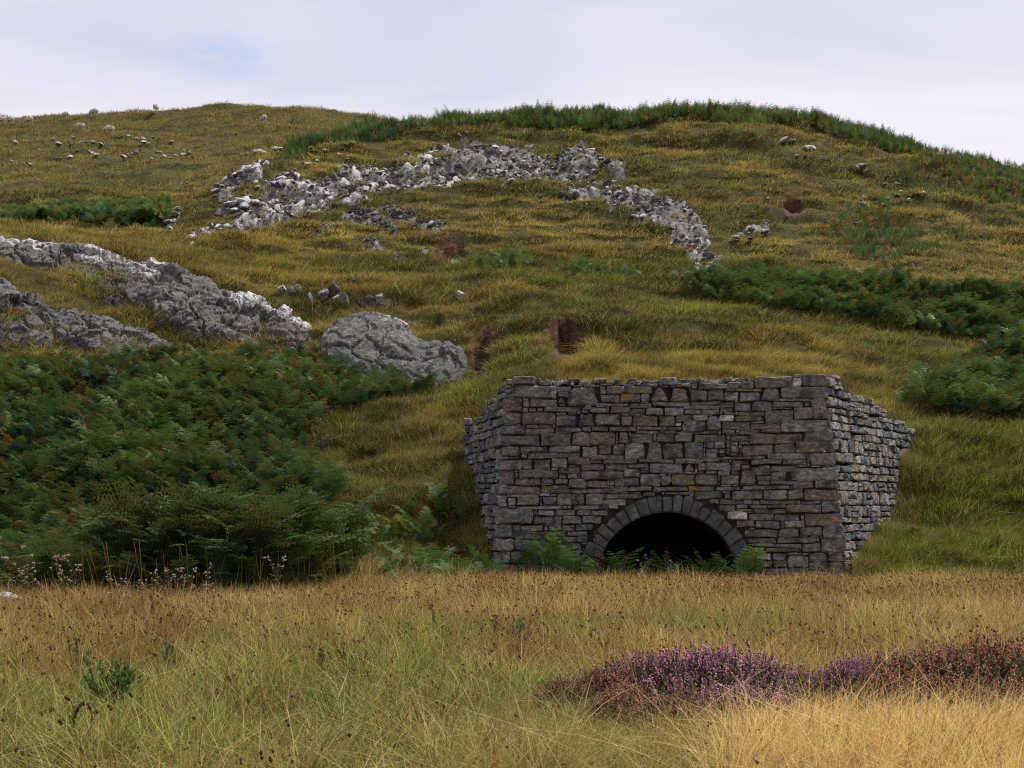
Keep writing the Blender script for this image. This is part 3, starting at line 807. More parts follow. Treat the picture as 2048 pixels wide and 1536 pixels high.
def bake(v, ctr, ax):
    """local block (x along wall, -y out, z up) into world axes ax = (along, out, up)"""
    return ctr + v[:, :1] * ax[0] - v[:, 1:2] * ax[1] + v[:, 2:3] * ax[2]
front_ax = (np.array((1., 0, 0)), frontn, np.array((0, LEAN, 1.0)) / math.hypot(1, LEAN))
def add_chip(v, q, t):
    global cn
    chips_v.append(v); chips_q.append(q + cn); chips_t.append(t + cn); cn += len(v)
for s in small:
    v, q, t, ctr = face_stone(s, 'chip', ks.m, 0.1, (0.005, 0.02))
    add_chip(bake(v, ctr, front_ax), q, t)

# arch ring
ang = [-90, -80, -70, -60.5, -53.5, -46, -37.5, -30, -22, -13.3, -3.6, 3.6, 10.6, 17.4, 24, 31, 41.5, 49.6, 58.5, 69, 80, 90]
for a0, a1 in zip(ang[:-1], ang[1:]):
    am = R((a0 + a1) / 2)
    dr = r1.normal(-1.5, 4.5) if abs(a0) > 20 else r1.normal(-1, 1.5)
    rin, rout = AR_IN + 0.5, AR_OUT + dr
    pts = []
    hw = R(a1 - a0) / 2; hi = hw - 0.45 / rin; ho = hw - 0.45 / rout
    prof = [(rin, -hi), (rin - 0.3, 0), (rin, hi), ((rin + rout) / 2, hw - 0.45 / 160 + r1.normal(0, 0.002)), (rout - 4, ho), (rout, ho * 0.7), (rout + r1.normal(0, 1.0), 0), (rout, -ho * 0.7), (rout - 4, -ho), ((rin + rout) / 2, -hw + 0.45 / 160)]
    for rr, da in prof:
        px_, py_ = AC[0] + rr * math.sin(am + da), AC[1] - rr * math.cos(am + da)
        pts.append(front_pt(px_, py_))
    poly = np.array(pts)[::-1]
    ce = poly.mean(0); poly = poly - ce
    v, q, t = stone_mesh(poly, r1, bulge=0.022, back=0.38, proud=r1.normal(0.012, 0.006))
    put_stone('voussoir', v, q, t, front_xyz(np.array(ce[0]), np.array(ce[1]), np.array(0.0)), kv.m, (-pitch, 0, 0))

# side walls: bilinear patches (near bottom, far bottom, far top, near top)
def bil(P, s, h):
    return (P[0] * (1 - s) + P[1] * s) * (1 - h) + (P[3] * (1 - s) + P[2] * s) * h
RT = np.array((6.315, 30.26, 4.28)); RB = np.array((6.71, 30.0, 0.0))
RF = np.array((9.80, 36.5, 4.28)); RFB = np.array((10.12, 36.4, 0.0))
LT = np.array((-0.14, 30.26, 4.16)); LB = np.array((-0.39, 30.0, 0.0))
LF = np.array((-0.93, 35.2, 4.16)); LFB = np.array((-1.32, 35.1, 0.0))
def side_wall(P, sign, top_at, hgt, ncourse, seed):
    r = np.random.default_rng(seed)
    L = np.linalg.norm(P[1] - P[0]); n = 0
    items = []
    h = 0.0
    while h < hgt - 0.03:
        ch = r.choice([0.12, 0.17, 0.21, 0.25, 0.30], p=[.15, .25, .25, .2, .15])
        s = 0.0
        while s < L:
            w = min(r.uniform(0.22, 0.8), L - s + 0.05)
            hj = h + r.normal(0, 0.012)
            subs = [(hj, ch)] if (r.random() < 0.72 or ch < 0.18) else [(h, ch * 0.45), (h + ch * 0.45, ch * 0.55)]
            for (h0, c0) in subs:
                smid, hmid = (s + w / 2) / L, (h0 + c0 / 2) / hgt
                if h0 + c0 > top_at(smid) + 0.03: continue
                ctr = bil(P, smid, hmid)
                if h0 + c0 < float(height(ctr[0] + 0.15 * sign, ctr[1] - 0.05)) - 0.05: continue
                items.append((s, w, h0, c0, smid, hmid))
            s += w
        h += ch
    out = []
    for (s, w, h0, c0, smid, hmid) in items:
        al = (P[1] - P[0]) * (1 - hmid) + (P[2] - P[3]) * hmid; al /= np.linalg.norm(al)
        up = (P[3] - P[0]) * (1 - smid) + (P[2] - P[1]) * smid; up /= np.linalg.norm(up)
        if sign > 0: outn = np.cross(al, up)
        else: outn = np.cross(up, al)
        poly = stone_outline(w - 0.008, c0 - 0.006, r)
        v, q, t = stone_mesh(poly, r, bulge=r.uniform(0.008, 0.04), back=0.2, proud=r.normal(0.0, 0.014))
        if sign < 0: v = v * np.array((-1, 1, 1)); q = q[:, ::-1]; t = t[:, ::-1]
        out.append((w * c0, bake(v, bil(P, smid, hmid), (al, outn, up)), q, t, bil(P, smid, hmid)))
    return sorted(out, key=lambda o: -o[0])
PR = [RB, RFB, RF, RT]; PL = [LB, LFB, LF, LT]
rtop = lambda s: np.interp(s, [0, .12, .13, .3, .31, .5, .52, .72, .74, 1.0], [4.28, 4.28, 4.15, 4.1, 3.98, 3.9, 3.8, 3.68, 3.6, 3.5])
ltop = lambda s: np.interp(s, [0, .15, .17, .4, .42, .7, .72, 1.0], [4.16, 4.14, 4.0, 3.95, 3.8, 3.7, 3.55, 3.5])
# the largest stones of the two side walls fill what is left of the single stones
rw = side_wall(PR, 1, rtop, 4.28, 0, 21)
lw = side_wall(PL, -1, ltop, 4.16, 0, 22)
for (ar, v, q, t, ctr) in rw:
    if nstone < MAXST:
        put_stone('stone', v - ctr, q, t, ctr, ks.m); nstone += 1
    else: add_chip(v, q, t)
for (ar, v, q, t, ctr) in lw: add_chip(v, q, t)
# return at the far left end and rubble on the wall head
for j_ in range(4):
    xq = 926 + r1.uniform(-3, 3)
    while xq < 985:
        wq = r1.uniform(12, 26); py_ = 843 + j_ * 17 + r1.normal(0, 1.5); px_ = xq + wq / 2
        v, q, t = stone_mesh(stone_outline(wq / F * 35.3, 16.5 / F * 35.3, r1), r1, 0.03, 0.5, proud=r1.normal(0, 0.02))
        add_chip(v + np.array(((px_ - 1024) / F * 35.3, 35.3, EYE + (HZ - py_) / F * 35.3)), q, t)
        xq += wq
for k in range(130):
    px_ = r1.uniform(1060, 1500); x_, z_ = front_pt(px_, np.interp(px_, [1060, 1090, 1200, 1480, 1500], [758, 768, 764, 764, 760]) + r1.normal(0, 2.5))
    sx, sz = r1.uniform(0.04, 0.14), r1.uniform(0.025, 0.06)
    v, q, t = stone_mesh(stone_outline(sx * 2, sz * 2, r1), r1, 0.04, 0.14)
    a = r1.normal(0, 0.25); ca, sa = math.cos(a), math.sin(a)
    v = v @ np.array([[ca, 0, sa], [0, 1, 0], [-sa, 0, ca]])
    add_chip(v + np.array((x_, 30.3 + r1.uniform(0, 0.35), z_)), q, t)
kpk = Mat('kiln_packing_stone', 0.9, 0.2)
pp = kpk.geo('Position'); ri = kpk.geo('Random Per Island')
tn = kpk.ramp(ri, [(0.0, (0.075, 0.076, 0.080)), (0.2, (0.125, 0.115, 0.10)), (0.4, (0.06, 0.063, 0.068)), (0.55, (0.13, 0.112, 0.09)), (0.7, (0.112, 0.112, 0.112)), (0.85, (0.16, 0.152, 0.142)), (0.98, (0.13, 0.088, 0.066))])
tn.node.color_ramp.interpolation = 'CONSTANT'
gr = kpk.noise(kpk.vmath('MULTIPLY', pp, (1, 1, 2)), 9, 6, 0.75)
cc = kpk.mix(1.0, tn, kpk.ramp(gr, [(0.28, 0.2), (0.48, 1.1), (0.72, 3.4)]), 'MULTIPLY')
cc = kpk.mix(kpk.ramp(kpk.noise(pp, 24, 4, 0.65), [(0.64, 0.0), (0.71, 0.8)]), cc, (0.36, 0.35, 0.33))
cc = kpk.mix(kpk.ramp(kpk.noise(pp, 3.5, 4), [(0.52, 0.0), (0.66, 0.6)]), cc, (0.026, 0.027, 0.03))
kpk.base(cc); kpk.bump(gr, 1.0, 0.045)
pk = add_obj('packing_stones', mesh_np('packing_stones', np.concatenate(chips_v) - KO, [np.concatenate(chips_q), np.concatenate(chips_t)], None, False, [kpk.m]), kiln)
pk['kind'] = 'stuff'

# core behind the facing, with the arched hole, vault and back wall
cv, cf = [], []
def cadd(p): cv.append(tuple(np.asarray(p, float) - KO)); return len(cv) - 1
IN = 0.05
na = 24
ax_c, az_c = front_pt(AC[0], AC[1]); rad = AR_IN / F * 30.0 + 0.004
ring_f, ring_b, outer_i = [], [], []
L0, R0, LT0, RT0 = (KFL[0] + IN, -0.2), (KFR[0] - IN, -0.2), (LT[0] + IN, 4.0), (RT[0] - IN, 4.0)
for i in range(na + 1):
    a = math.pi * i / na
    x, z = ax_c + rad * math.cos(a), 0.0 + az_c + rad * math.sin(a)
    ring_f.append(cadd(front_xyz(np.array(x), np.array(z), np.array(-IN))))
    ring_b.append(cadd((ax_c + rad * math.cos(a), 33.0, z)))
    d = np.array((math.cos(a), math.sin(a)))
    ts = []
    if d[1] > 1e-6: ts.append((4.0 - az_c) / d[1])
    if d[0] > 1e-6: ts.append((KFR[0] - IN - 0.2 - ax_c) / d[0])
    if d[0] < -1e-6: ts.append((KFL[0] + IN + 0.15 - ax_c) / d[0])
    tt = min(ts)
    outer_i.append(cadd(front_xyz(np.array(ax_c + d[0] * tt), np.array(az_c + d[1] * tt), np.array(-IN))))
for i in range(na):
    cf.append((ring_f[i], outer_i[i], outer_i[i + 1], ring_f[i + 1]))
    cf.append((ring_f[i + 1], ring_b[i + 1], ring_b[i], ring_f[i]))
for (sx_, tx_) in ((KFR[0], RT[0]), (KFL[0], LT[0])):      # corner fillets of the face
    sgn = 1 if sx_ > 1 else -1
    a = cadd(front_xyz(np.array(sx_ - sgn * (IN - 0.04)), np.array(-0.3), np.array(-IN))); b = cadd(front_xyz(np.array(tx_ - sgn * (IN - 0.04)), np.array(4.0), np.array(-IN)))
    c_ = cadd(front_xyz(np.array(sx_ - sgn * 0.5), np.array(4.0), np.array(-IN - 0.003))); d_ = cadd(front_xyz(np.array(sx_ - sgn * 0.5), np.array(-0.3), np.array(-IN - 0.003)))
    cf.append((a, b, c_, d_))
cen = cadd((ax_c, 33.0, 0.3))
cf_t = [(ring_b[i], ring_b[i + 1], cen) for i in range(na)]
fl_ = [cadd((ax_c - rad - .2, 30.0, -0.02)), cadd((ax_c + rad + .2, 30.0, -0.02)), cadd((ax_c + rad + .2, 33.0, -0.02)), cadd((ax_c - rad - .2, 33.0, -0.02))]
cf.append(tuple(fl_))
for P, sg, tp in ((PR, 1, rtop), (PL, -1, ltop)):
    nn = 14
    al = P[1] - P[0]; out = np.cross(al, np.array((0, 0, 1.0))) * sg; out /= np.linalg.norm(out)
    lo, hi = [], []
    H = P[3][2]
    for i in range(nn + 1):
        s = i / nn
        lo.append(cadd(bil(P, s, 0) - out * 0.13 + np.array((0, 0, -0.3)))); hi.append(cadd(bil(P, s, (tp(s) - 0.06) / H) - out * 0.13))
    for i in range(nn): cf.append((lo[i], lo[i + 1], hi[i + 1], hi[i]))
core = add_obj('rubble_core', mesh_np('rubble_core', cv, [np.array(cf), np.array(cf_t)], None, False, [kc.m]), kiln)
# earth fill on top of the kiln, blending into the slope behind
tx = np.linspace(0, 1, 26); ty = np.linspace(0, 1, 18)
tv = []
for b in ty:
    y = 30.42 + b * 8.2
    xl = np.interp(y, [30.4, 35.2, 38.7], [LT[0] + 0.25, -0.6, -0.9]); xr = np.interp(y, [30.4, 36.5, 38.7], [RT[0] - 0.25, 9.5, 10.0])
    for a in tx:
        x = xl + a * (xr - xl)
        s_e = min(1, (y - 30.3) / 6.2)
        zr = rtop(s_e) - 0.08; zl = ltop(min(1, (y - 30.3) / 4.9)) - 0.08
        z = (zl * (1 - a) + zr * a) + 0.25 * math.sin(math.pi * a) * smooth(30.4, 33, y) - 0.06 + 0.05 * float(vnoise(np.array(x * 2.1), np.array(y * 2.1)))
        zt = float(height(x, y)); k = float(smooth(35.6, 37.6, y))
        tv.append((x - KO[0], y - KO[1], z * (1 - k) + (zt + 0.03) * k - KO[2]))
tq = [(j * 26 + i, j * 26 + i + 1, (j + 1) * 26 + i + 1, (j + 1) * 26 + i) for j in range(17) for i in range(25)]
add_obj('turf_cap', mesh_np('turf_cap', tv, np.array(tq), {'zone': np.tile((0, 0, 0, 1.0), (len(tv), 1))}, True, [g.m]), kiln)
# ------------------------------------------------------------------ limestone
lm = Mat('limestone', 0.92, 0.2)
lp = lm.geo('Position'); ln = lm.sepv(lm.geo('True Normal'))
cv_ = lm.sep(lm.attr('cv'))
n1 = lm.noise(lp, 1.3, 6, 0.7)
n2 = lm.noise(lp, 7.0, 5, 0.75)
c = lm.ramp(n2, [(0.28, (0.030, 0.030, 0.032)), (0.45, (0.088, 0.084, 0.080)), (0.6, (0.185, 0.178, 0.168)), (0.76, (0.38, 0.365, 0.35))])
c = lm.mix(lm.ramp(n1, [(0.45, 0.0), (0.66, 0.7)]), c, (0.055, 0.056, 0.060))
c = lm.mix(lm.ramp(lm.noise(lp, 3.0, 5, 0.65), [(0.56, 0.0), (0.70, 0.65)]), c, (0.095, 0.090, 0.048))
wv = lm.vmath('MULTIPLY', lm.vmath('ADD', lp, lm.vmath('SCALE', lm.noise(lp, 2.2, 4, out='Color'), sc=1.1)), (0.8, 0.8, 2.0))
crk = lm.math('MULTIPLY', lm.ramp(lm.voro(wv, 1.5, 'DISTANCE_TO_EDGE'), [(0.0, 0.8), (0.03, 0.0)]), lm.ramp(lm.noise(lp, 0.9, 3), [(0.42, 0.0), (0.58, 1.0)]))
c = lm.mix(crk, c, (0.012, 0.012, 0.013))
# pale crustose lichen on the crag brows; on loose rocks also lit tops, painted
wh = lm.math('ADD', lm.math('MULTIPLY', cv_[0], 0.8), lm.math('MULTIPLY', lm.math('SUBTRACT', lm.math('ADD', lm.math('MULTIPLY', lm.noise(lp, 3.2, 6, 0.75), 0.55), lm.math('MULTIPLY', lm.noise(lp, 11, 4, 0.7), 0.45)), 0.5), 3.0))
c = lm.mix(lm.ramp(wh, [(0.56, 0.0), (0.80, 1.0)]), c, lm.ramp(n2, [(0.3, (0.30, 0.28, 0.29)), (0.6, (0.62, 0.585, 0.60))]))
lm.base(c)
lm.bump(lm.math('ADD', n2, lm.noise(lp, 22, 4, 0.7)), 0.9, 0.07)

def crag(name, label, top, bot, yb, yt, seed, nx=170, nv=60, back=3.0, bulge=0.5, cat='rock outcrop', white=0.85, group=None, nbk=16, blocky=1.0):
    """a rock mass between a base line and a brow line; rows come from the photograph, depth from yb / yt"""
    x0, x1 = max(top[0][0], bot[0][0]), min(top[-1][0], bot[-1][0])
    a = np.linspace(0, 1, nx)
    px = x0 + (x1 - x0) * a
    pt = np.interp(px, [p[0] for p in top], [p[1] for p in top]); pb = np.interp(px, [p[0] for p in bot], [p[1] for p in bot])
    Yb = np.interp(px, *zip(*yb)); Yt = np.interp(px, *zip(*yt))
    zb = EYE + (HZ - pb) / F * Yb - 0.35; zt = EYE + (HZ - pt) / F * Yt
    xb = (px - 1024) / F * Yb; xt = (px - 1024) / F * Yt
    v = np.linspace(0, 1, nv)[:, None]
    endt = np.clip(np.minimum(a, 1 - a) * 14, 0, 1) ** 0.5 if x0 > 1 else np.clip((1 - a) * 14, 0, 1) ** 0.5
    Yf = Yb + (Yt - Yb) * v ** 1.5 - bulge * np.sin(np.pi * v ** 0.8) * 0.5 * endt
    Xf = xb + (xt - xb) * v; Zf = zb + (zt - zb) * v ** 0.92
    nb = nbk; w = np.linspace(0, 1, nb + 1)[1:, None]
    Yk = Yt + back * w; Xk = xt * (1 + back * w / Yt) ; Zk = zt + 0.12 * np.sin(np.pi * np.clip(w * 2.5, 0, 1)) - 1.5 * w ** 1.6
    X = np.concatenate((Xf, Xk + 0 * px)); Y = np.concatenate((Yf, Yk + 0 * px)); Z = np.concatenate((Zf, Zk + 0 * px))
    # rock relief along the face normal: joints, facets, pits
    du = np.stack(np.gradient(X, axis=1), 0); P = np.stack([X, Y, Z], -1)
    gu = np.gradient(P, axis=1); gv = np.gradient(P, axis=0)
    N = np.cross(gu, gv); N /= np.linalg.norm(N, axis=-1)[..., None] + 1e-9
    wx = X + 0.7 * fbm(X * 0.8, Y * 0.8, Z * 0.8, 4, seed); wz = Z + 0.5 * fbm(X * 0.8 + 9, Y * 0.8, Z * 0.8, 3, seed + 1)
    f1, f2, cid = worley(wx * 0.62, Y * 0.4, wz * 0.7, seed)
    g1, g2, cid2 = worley(wx * 2.6, Y * 1.2, wz * 3.2, seed + 9)
    d = blocky * (0.42 * (cid - 0.5) + 0.12 * (cid2 - 0.5)) - 0.14 * smooth(0.06, 0.0, f2 - f1) * (0.4 + 0.6 * blocky) - 0.06 * smooth(0.07, 0.0, g2 - g1) * blocky
    d = d + 0.17 * fbm(X * 1.1, Y * 1.1, Z * 1.7, 5, seed + 3, 0.5) + 0.03 * fbm(X * 5, Y * 5, Z * 8, 3, seed + 5)
    d = d - 0.12 * (0.4 + 0.6 * blocky) * smooth(0.72, 0.95, 1 - np.abs(fbm(X * 0.9 + Z * 0.5, Y, Z * 0.3, 3, seed + 11)) * 2.2)
    P = P + N * (d * (0.35 + 0.65 * endt))[..., None]
    top_h = np.concatenate((np.repeat(v, nx, 1), 1 + 0 * np.repeat(w, nx, 1)))
    patch = fbm(X * 0.55, Z * 0.55, None, 3, seed + 7)
    W = white * smooth(0.62, 0.92, top_h + 0.25 * patch) * (0.25 + 0.75 * smooth(-0.45, 0.0, patch)) + 0.12 * cid
    cvd = np.stack([W, cid, 0 * W, 0 * W + 1], -1).reshape(-1, 4)
    m = P.shape[0]; ii = np.arange(m * nx).reshape(m, nx)
    q = np.stack([ii[:-1, :-1], ii[:-1, 1:], ii[1:, 1:], ii[1:, :-1]], -1).reshape(-1, 4)
    V = P.reshape(-1, 3); o_ = np.array((V[:, 0].mean(), V[:, 1].mean(), V[:, 2].min()))
    o = add_obj(name, mesh_np(name, V - o_, q, {'cv': cvd}, False, [lm.m]), None, tuple(o_))
    return tag(o, label, cat, group)
crag('limestone_crag', 'long grey limestone crag whose white crusted brow slopes down towards the boulder', 
     [(-40,470),(0,476),(60,480),(110,490),(150,490),(200,500),(245,512),(270,514),(330,532),(380,546),(415,548),(440,574),(470,586),(520,600),(560,613),(600,630),(628,650),(636,690)],
     [(-40,545),(0,545),(60,552),(120,575),(200,600),(260,622),(320,648),(380,672),(440,700),(520,706),(600,706),(636,708)],
     [(-40,50.2),(200,50.0),(440,48.3),(636,47.6)], [(-40,52.0),(200,52.2),(440,51.4),(636,50.0)], 101, nx=300, nv=70)
crag('limestone_crag', 'low grey limestone crag under a grass ledge, standing right behind the ferns',
     [(-60,552),(0,556),(40,590),(100,604),(160,622),(200,632),(230,646),(290,668),(335,692),(350,716)],
     [(-60,760),(0,756),(100,752),(200,745),(300,738),(350,735)],
     [(-60,46.4),(350,46.6)], [(-60,48.3),(350,47.6)], 203, nx=170, nv=60, white=0.45)
crag('limestone_boulder', 'big rounded grey boulder with white crusted top between the ferns and the eroded bank', 
     [(638,700),(645,668),(660,645),(690,630),(740,621),(775,626),(800,642),(830,670),(850,679),(900,684),(920,693),(934,720),(938,790)],
     [(638,765),(700,775),(800,790),(900,800),(938,806)],
     [(638,44.6),(938,43.6)], [(638,46.6),(750,46.8),(938,45.0)], 307, nx=150, nv=60, back=1.6, bulge=0.9, cat='boulder', white=0.66, blocky=0.3)
crag('rock_ledge', 'thin dark rock ledge breaking the turf below the arc of pale scree',
     [(636,470),(680,455),(740,440),(800,432),(850,440),(884,446)], [(636,474),(700,472),(790,470),(850,466),(884,452)],
     [(636,69.6),(884,70.6)], [(636,71.0),(884,72.5)], 401, nx=90, nv=20, back=1.5, bulge=0.1, white=0.25, nbk=6)

# loose limestone pieces: faceted blocks from a small set of shapes
def rock_mesh(name, seed, sub=2, flat=0.75, white=0.6, mat=lm.m):
    bm = bmesh.new(); bmesh.ops.create_icosphere(bm, subdivisions=sub, radius=1.0)
    v = np.array([q.co[:] for q in bm.verts]); f = np.array([[q.index for q in p.verts] for p in bm.faces]); bm.free()
    r = np.random.default_rng(seed)
    for k in range(14):       # plane cuts give worn facets
        n = r.normal(size=3); n /= np.linalg.norm(n); dcut = r.uniform(0.38, 0.8)
        s = v @ n; v = v - np.outer(np.maximum(0, s - dcut), n)
    v = v / 0.72 * (1 + 0.10 * fbm(v[:, 0] * 2 + seed, v[:, 1] * 2, v[:, 2] * 2, 3, seed))[:, None]
    v = v * np.array((r.uniform(0.8, 1.25), r.uniform(0.75, 1.1), flat * r.uniform(0.8, 1.2)))
    cv = np.stack([np.clip(white * (0.62 + 0.5 * v[:, 2]), 0, 1), v[:, 0] * 0, v[:, 0] * 0, v[:, 0] * 0 + 1], -1)  # lit top of each block painted in, along with its lichen: paler upwards
    return mesh_np(name, v, f, {'cv': cv}, False, [mat])
R_W = [rock_mesh('limestone_rock', 500 + k, 2, 0.72, 1.35) for k in range(7)]
R_G = [rock_mesh('limestone_rock', 520 + k, 2, 0.75, 0.50) for k in range(7)]
R_D = [rock_mesh('limestone_rock', 540 + k, 2, 0.7, 0.25) for k in range(4)]
rr = np.random.default_rng(77)
def put_rock(px, py, wpx, label, group=None, kind=R_W, asp=1.0, name='limestone_rock', cat='rock', sink=0.3, ymin=20):
    x, y, z = hit(px, py + wpx * 0.2, ymin)
    s = wpx / 2 / F * y
    o = add_obj(name, kind[rr.integers(len(kind))], None, (x, y, z + s * 0.72 * asp * (0.55 - sink) + (0.10 if y > 60 else 0.04)), (rr.normal(0, 0.16), rr.normal(0, 0.16), rr.uniform(0, 6.3)), (s, s, s * asp))
    return tag(o, label, cat, group)
# pasture stones of the far hill
FAR = [(125,522,58),(435,500,50),(480,530,56),(570,512,34),(585,535,36),(700,515,40),(760,515,44),(825,540,46),(1055,468,36),(1120,490,40),(1155,495,64),(1192,468,30),(1180,520,50),(1215,530,26),(1258,478,36),(1305,487,34),(1400,522,48),(755,608,44),(790,627,56),(735,600,30),(1060,622,36),(1115,608,54),(1020,637,66),(1085,615,36),(1345,635,42),(1400,650,26),(1440,632,48),(1500,625,54),(1510,598,40),(1550,606,26),(1575,640,30),(565,642,56),(470,655,30),(495,652,24),(95,675,36),(245,706,46),(215,695,24),(15,700,36),(1935,455,26),(1525,853,30),(2028,615,24),(45,545,24),(110,570,16),(605,485,34),(665,520,26),(1320,615,20),(1290,612,24),(640,590,18),(830,600,26),(880,648,22),(320,582,22),(275,640,22),(1245,655,30),(1640,585,16),(395,690,20),(825,958,20)]
for (a, b, w) in FAR:
    put_rock(a / 4.096, 160 + b / 4.096, w / 4.096, 'pale limestone rock in the turf of the far pasture below the sheep', 'rocks scattered over the far pasture', R_W if rr.random() < 0.85 else R_G, 0.9, sink=0.1)
# right hand side of the near hill
RT_ = [(345,315,60),(405,312,40),(430,400,26),(485,398,24),(495,350,70),(770,478,80),(810,458,58),(832,497,40),(945,572,34),(960,530,20),(1025,565,24),(1047,610,28),(820,656,32),(965,650,36),(1120,635,36),(1150,625,40),(1180,618,44),(1025,635,26),(945,695,48),(822,690,40),(828,738,34),(778,802,20),(800,735,24),(258,655,32),(80,715,30),(160,833,56),(243,842,50),(65,880,46),(160,890,30),(590,422,40),(1055,658,20),(245,990,26),(370,762,22),(1090,660,22)]
for (a, b, w) in RT_:
    put_rock(1448 + a / 2.953, 180 + b / 2.953, w / 2.953, 'pale limestone rock in the turf on the right flank of the near hill', 'rocks on the right flank of the near hill', R_W if rr.random() < 0.85 else R_G, 0.85, sink=0.1)
# long pale slab and blocks at the left shoulder of the near hill
put_rock(517, 303, 34, 'broad flat pale slab where the near hill meets the far pasture', None, R_W, 0.6, cat='rock slab', name='rock_slab')
for (a, b, w) in [(550,300,16),(562,299,12),(495,311,7),(619,298,9),(605,316,16),(600,318,12),(615,331,14),(634,325,9),(680,313,8),(690,292,8),(705,291,10),(650,302,10),(753,283,8)]:
    put_rock(a, b, w, 'small pale limestone rock on the left shoulder of the near hill', 'rocks on the left shoulder of the near hill', R_W, 0.8)
# tilted slabs in the bank above the boulder
for k, (a, b, w) in enumerate([(562,580,26),(585,585,22),(598,582,22),(620,603,26),(648,590,26),(668,582,30),(665,575,20),(690,605,30),(676,600,24),(705,570,20),(715,560,16),(735,607,36),(761,599,22),(800,589,16),(828,588,12),(770,610,30),(920,590,22),(950,618,18)]):
    o = put_rock(a, b, w * 0.95, 'grey tilted slab poking out of the turf bank above the boulder', 'tilted slabs in the bank above the boulder', R_G if k % 4 else R_W, 1.5, 'tilted_slab', 'rock slab', 0.45, 47)
# crag tops and the broken arc
big_pts = []
for b in BANDS:
    for (p0, p1) in zip(b[:-1], b[1:]):
        L = math.hypot(p1[0] - p0[0], p1[1] - p0[1])
        for k in range(int(L * (p0[2] + p1[2]) / 2 / 115) + 1):
            t = rr.random(); r_ = p0[2] + t * (p1[2] - p0[2]); q = rr.normal(0, 0.72)
            big_pts.append((p0[0] + t * (p1[0] - p0[0]) + rr.normal(0, 3), p0[1] + t * (p1[1] - p0[1]) + q * r_, q))
rr.shuffle(big_pts)
n_arc = 0
for (a, b, q) in big_pts:
    if n_arc >= 215: break
    up_ = rr.random() < 0.42 - 0.4 * q
    put_rock(a, b, rr.choice([5, 6, 8, 10, 13, 17], p=[.22, .28, .22, .15, .09, .04]), 'broken limestone rock within the pale arc of outcrop crossing the near hill', 'rocks of the limestone arc on the near hill', R_W if up_ else (R_G if rr.random() < 0.6 else R_D), rr.uniform(0.6, 1.0), sink=0.75, ymin=55)
    n_arc += 1
for (a, b, w) in [(345,432,26),(352,424,18),(338,448,18),(340,460,12),(480,350,30),(493,342,26),(470,352,22),(508,343,22),(432,384,22),(445,378,18),(428,395,14),(455,372,14),(460,410,34),(480,404,30),(500,398,18),(470,425,26),(490,418,30),(510,410,26),(455,425,16),(548,372,20),(560,360,22),(575,352,16),(950,299,14),(990,300,18),(1003,306,14),(1160,296,20),(1180,308,26),(1140,303,14),(1215,323,26),(1190,345,20),(1172,356,18),(1145,392,30),(1170,385,16),(1232,392,22),(1215,390,16)]:
    put_rock(a, b, w * 0.85, 'larger broken limestone block standing proud along the pale arc of outcrop', 'larger blocks standing along the limestone arc', R_W, rr.uniform(0.8, 1.2), 'limestone_block', 'rock', ymin=55)
put_rock(1258, 402, 9, 'small bright white stone lying on the lower right end of the limestone arc', None, R_W, 0.8, 'white_stone', 'stone', ymin=55)
# stones round the kiln
put_rock(1830, 929, 22, 'flat pale stone lying in the grass beyond the right wall of the kiln', None, R_G, 0.45, 'flat_stone', 'stone')
put_rock(1752, 1066, 30, 'grey stone leaning at the foot of the kiln wall on the right', None, R_G, 1.1, 'leaning_stone', 'stone')
put_rock(1795, 1058, 26, 'lichened grey stone half sunk in grass, second from the kiln wall', None, R_G, 0.9, 'half_sunk_stone', 'stone')
put_rock(1826, 1061, 12, 'smallest grey stone in the grass right of the kiln', None, R_G, 0.8, 'half_sunk_stone', 'stone')
put_rock(1705, 1128, 20, 'low brown stone at the bottom right corner of the kiln', None, R_D, 0.6, 'low_stone', 'stone')
put_rock(880, 1017, 26, 'dark flat slate beside the rust coloured fern left of the kiln', None, R_D, 0.55, 'dark_slate', 'stone')
put_rock(883, 1005, 20, 'brown stone lying upon the dark flat slate', None, R_D, 0.6, 'brown_stone', 'stone')
put_rock(904, 1100, 42, 'long grey stone in the grass left of the kiln corner', None, R_G, 0.6, 'long_stone', 'stone')
put_rock(893, 1121, 22, 'whitish stone in the grass just in front of the long grey stone', None, R_W, 0.7, 'white_stone', 'stone')
put_rock(840, 955, 40, 'low mossy rock in the bank left of the kiln', None, R_D, 0.6, 'mossy_rock', 'rock')
put_rock(862, 945, 26, 'grey rock at the right end of the low mossy rock', None, R_G, 0.8, 'grey_rock', 'rock')
put_rock(22, 1232, 50, 'big pale stone at the left edge, among the dry stems before the ferns', None, R_W, 0.75, 'pale_boulder', 'boulder', 0.0, 12).location.z += 0.22

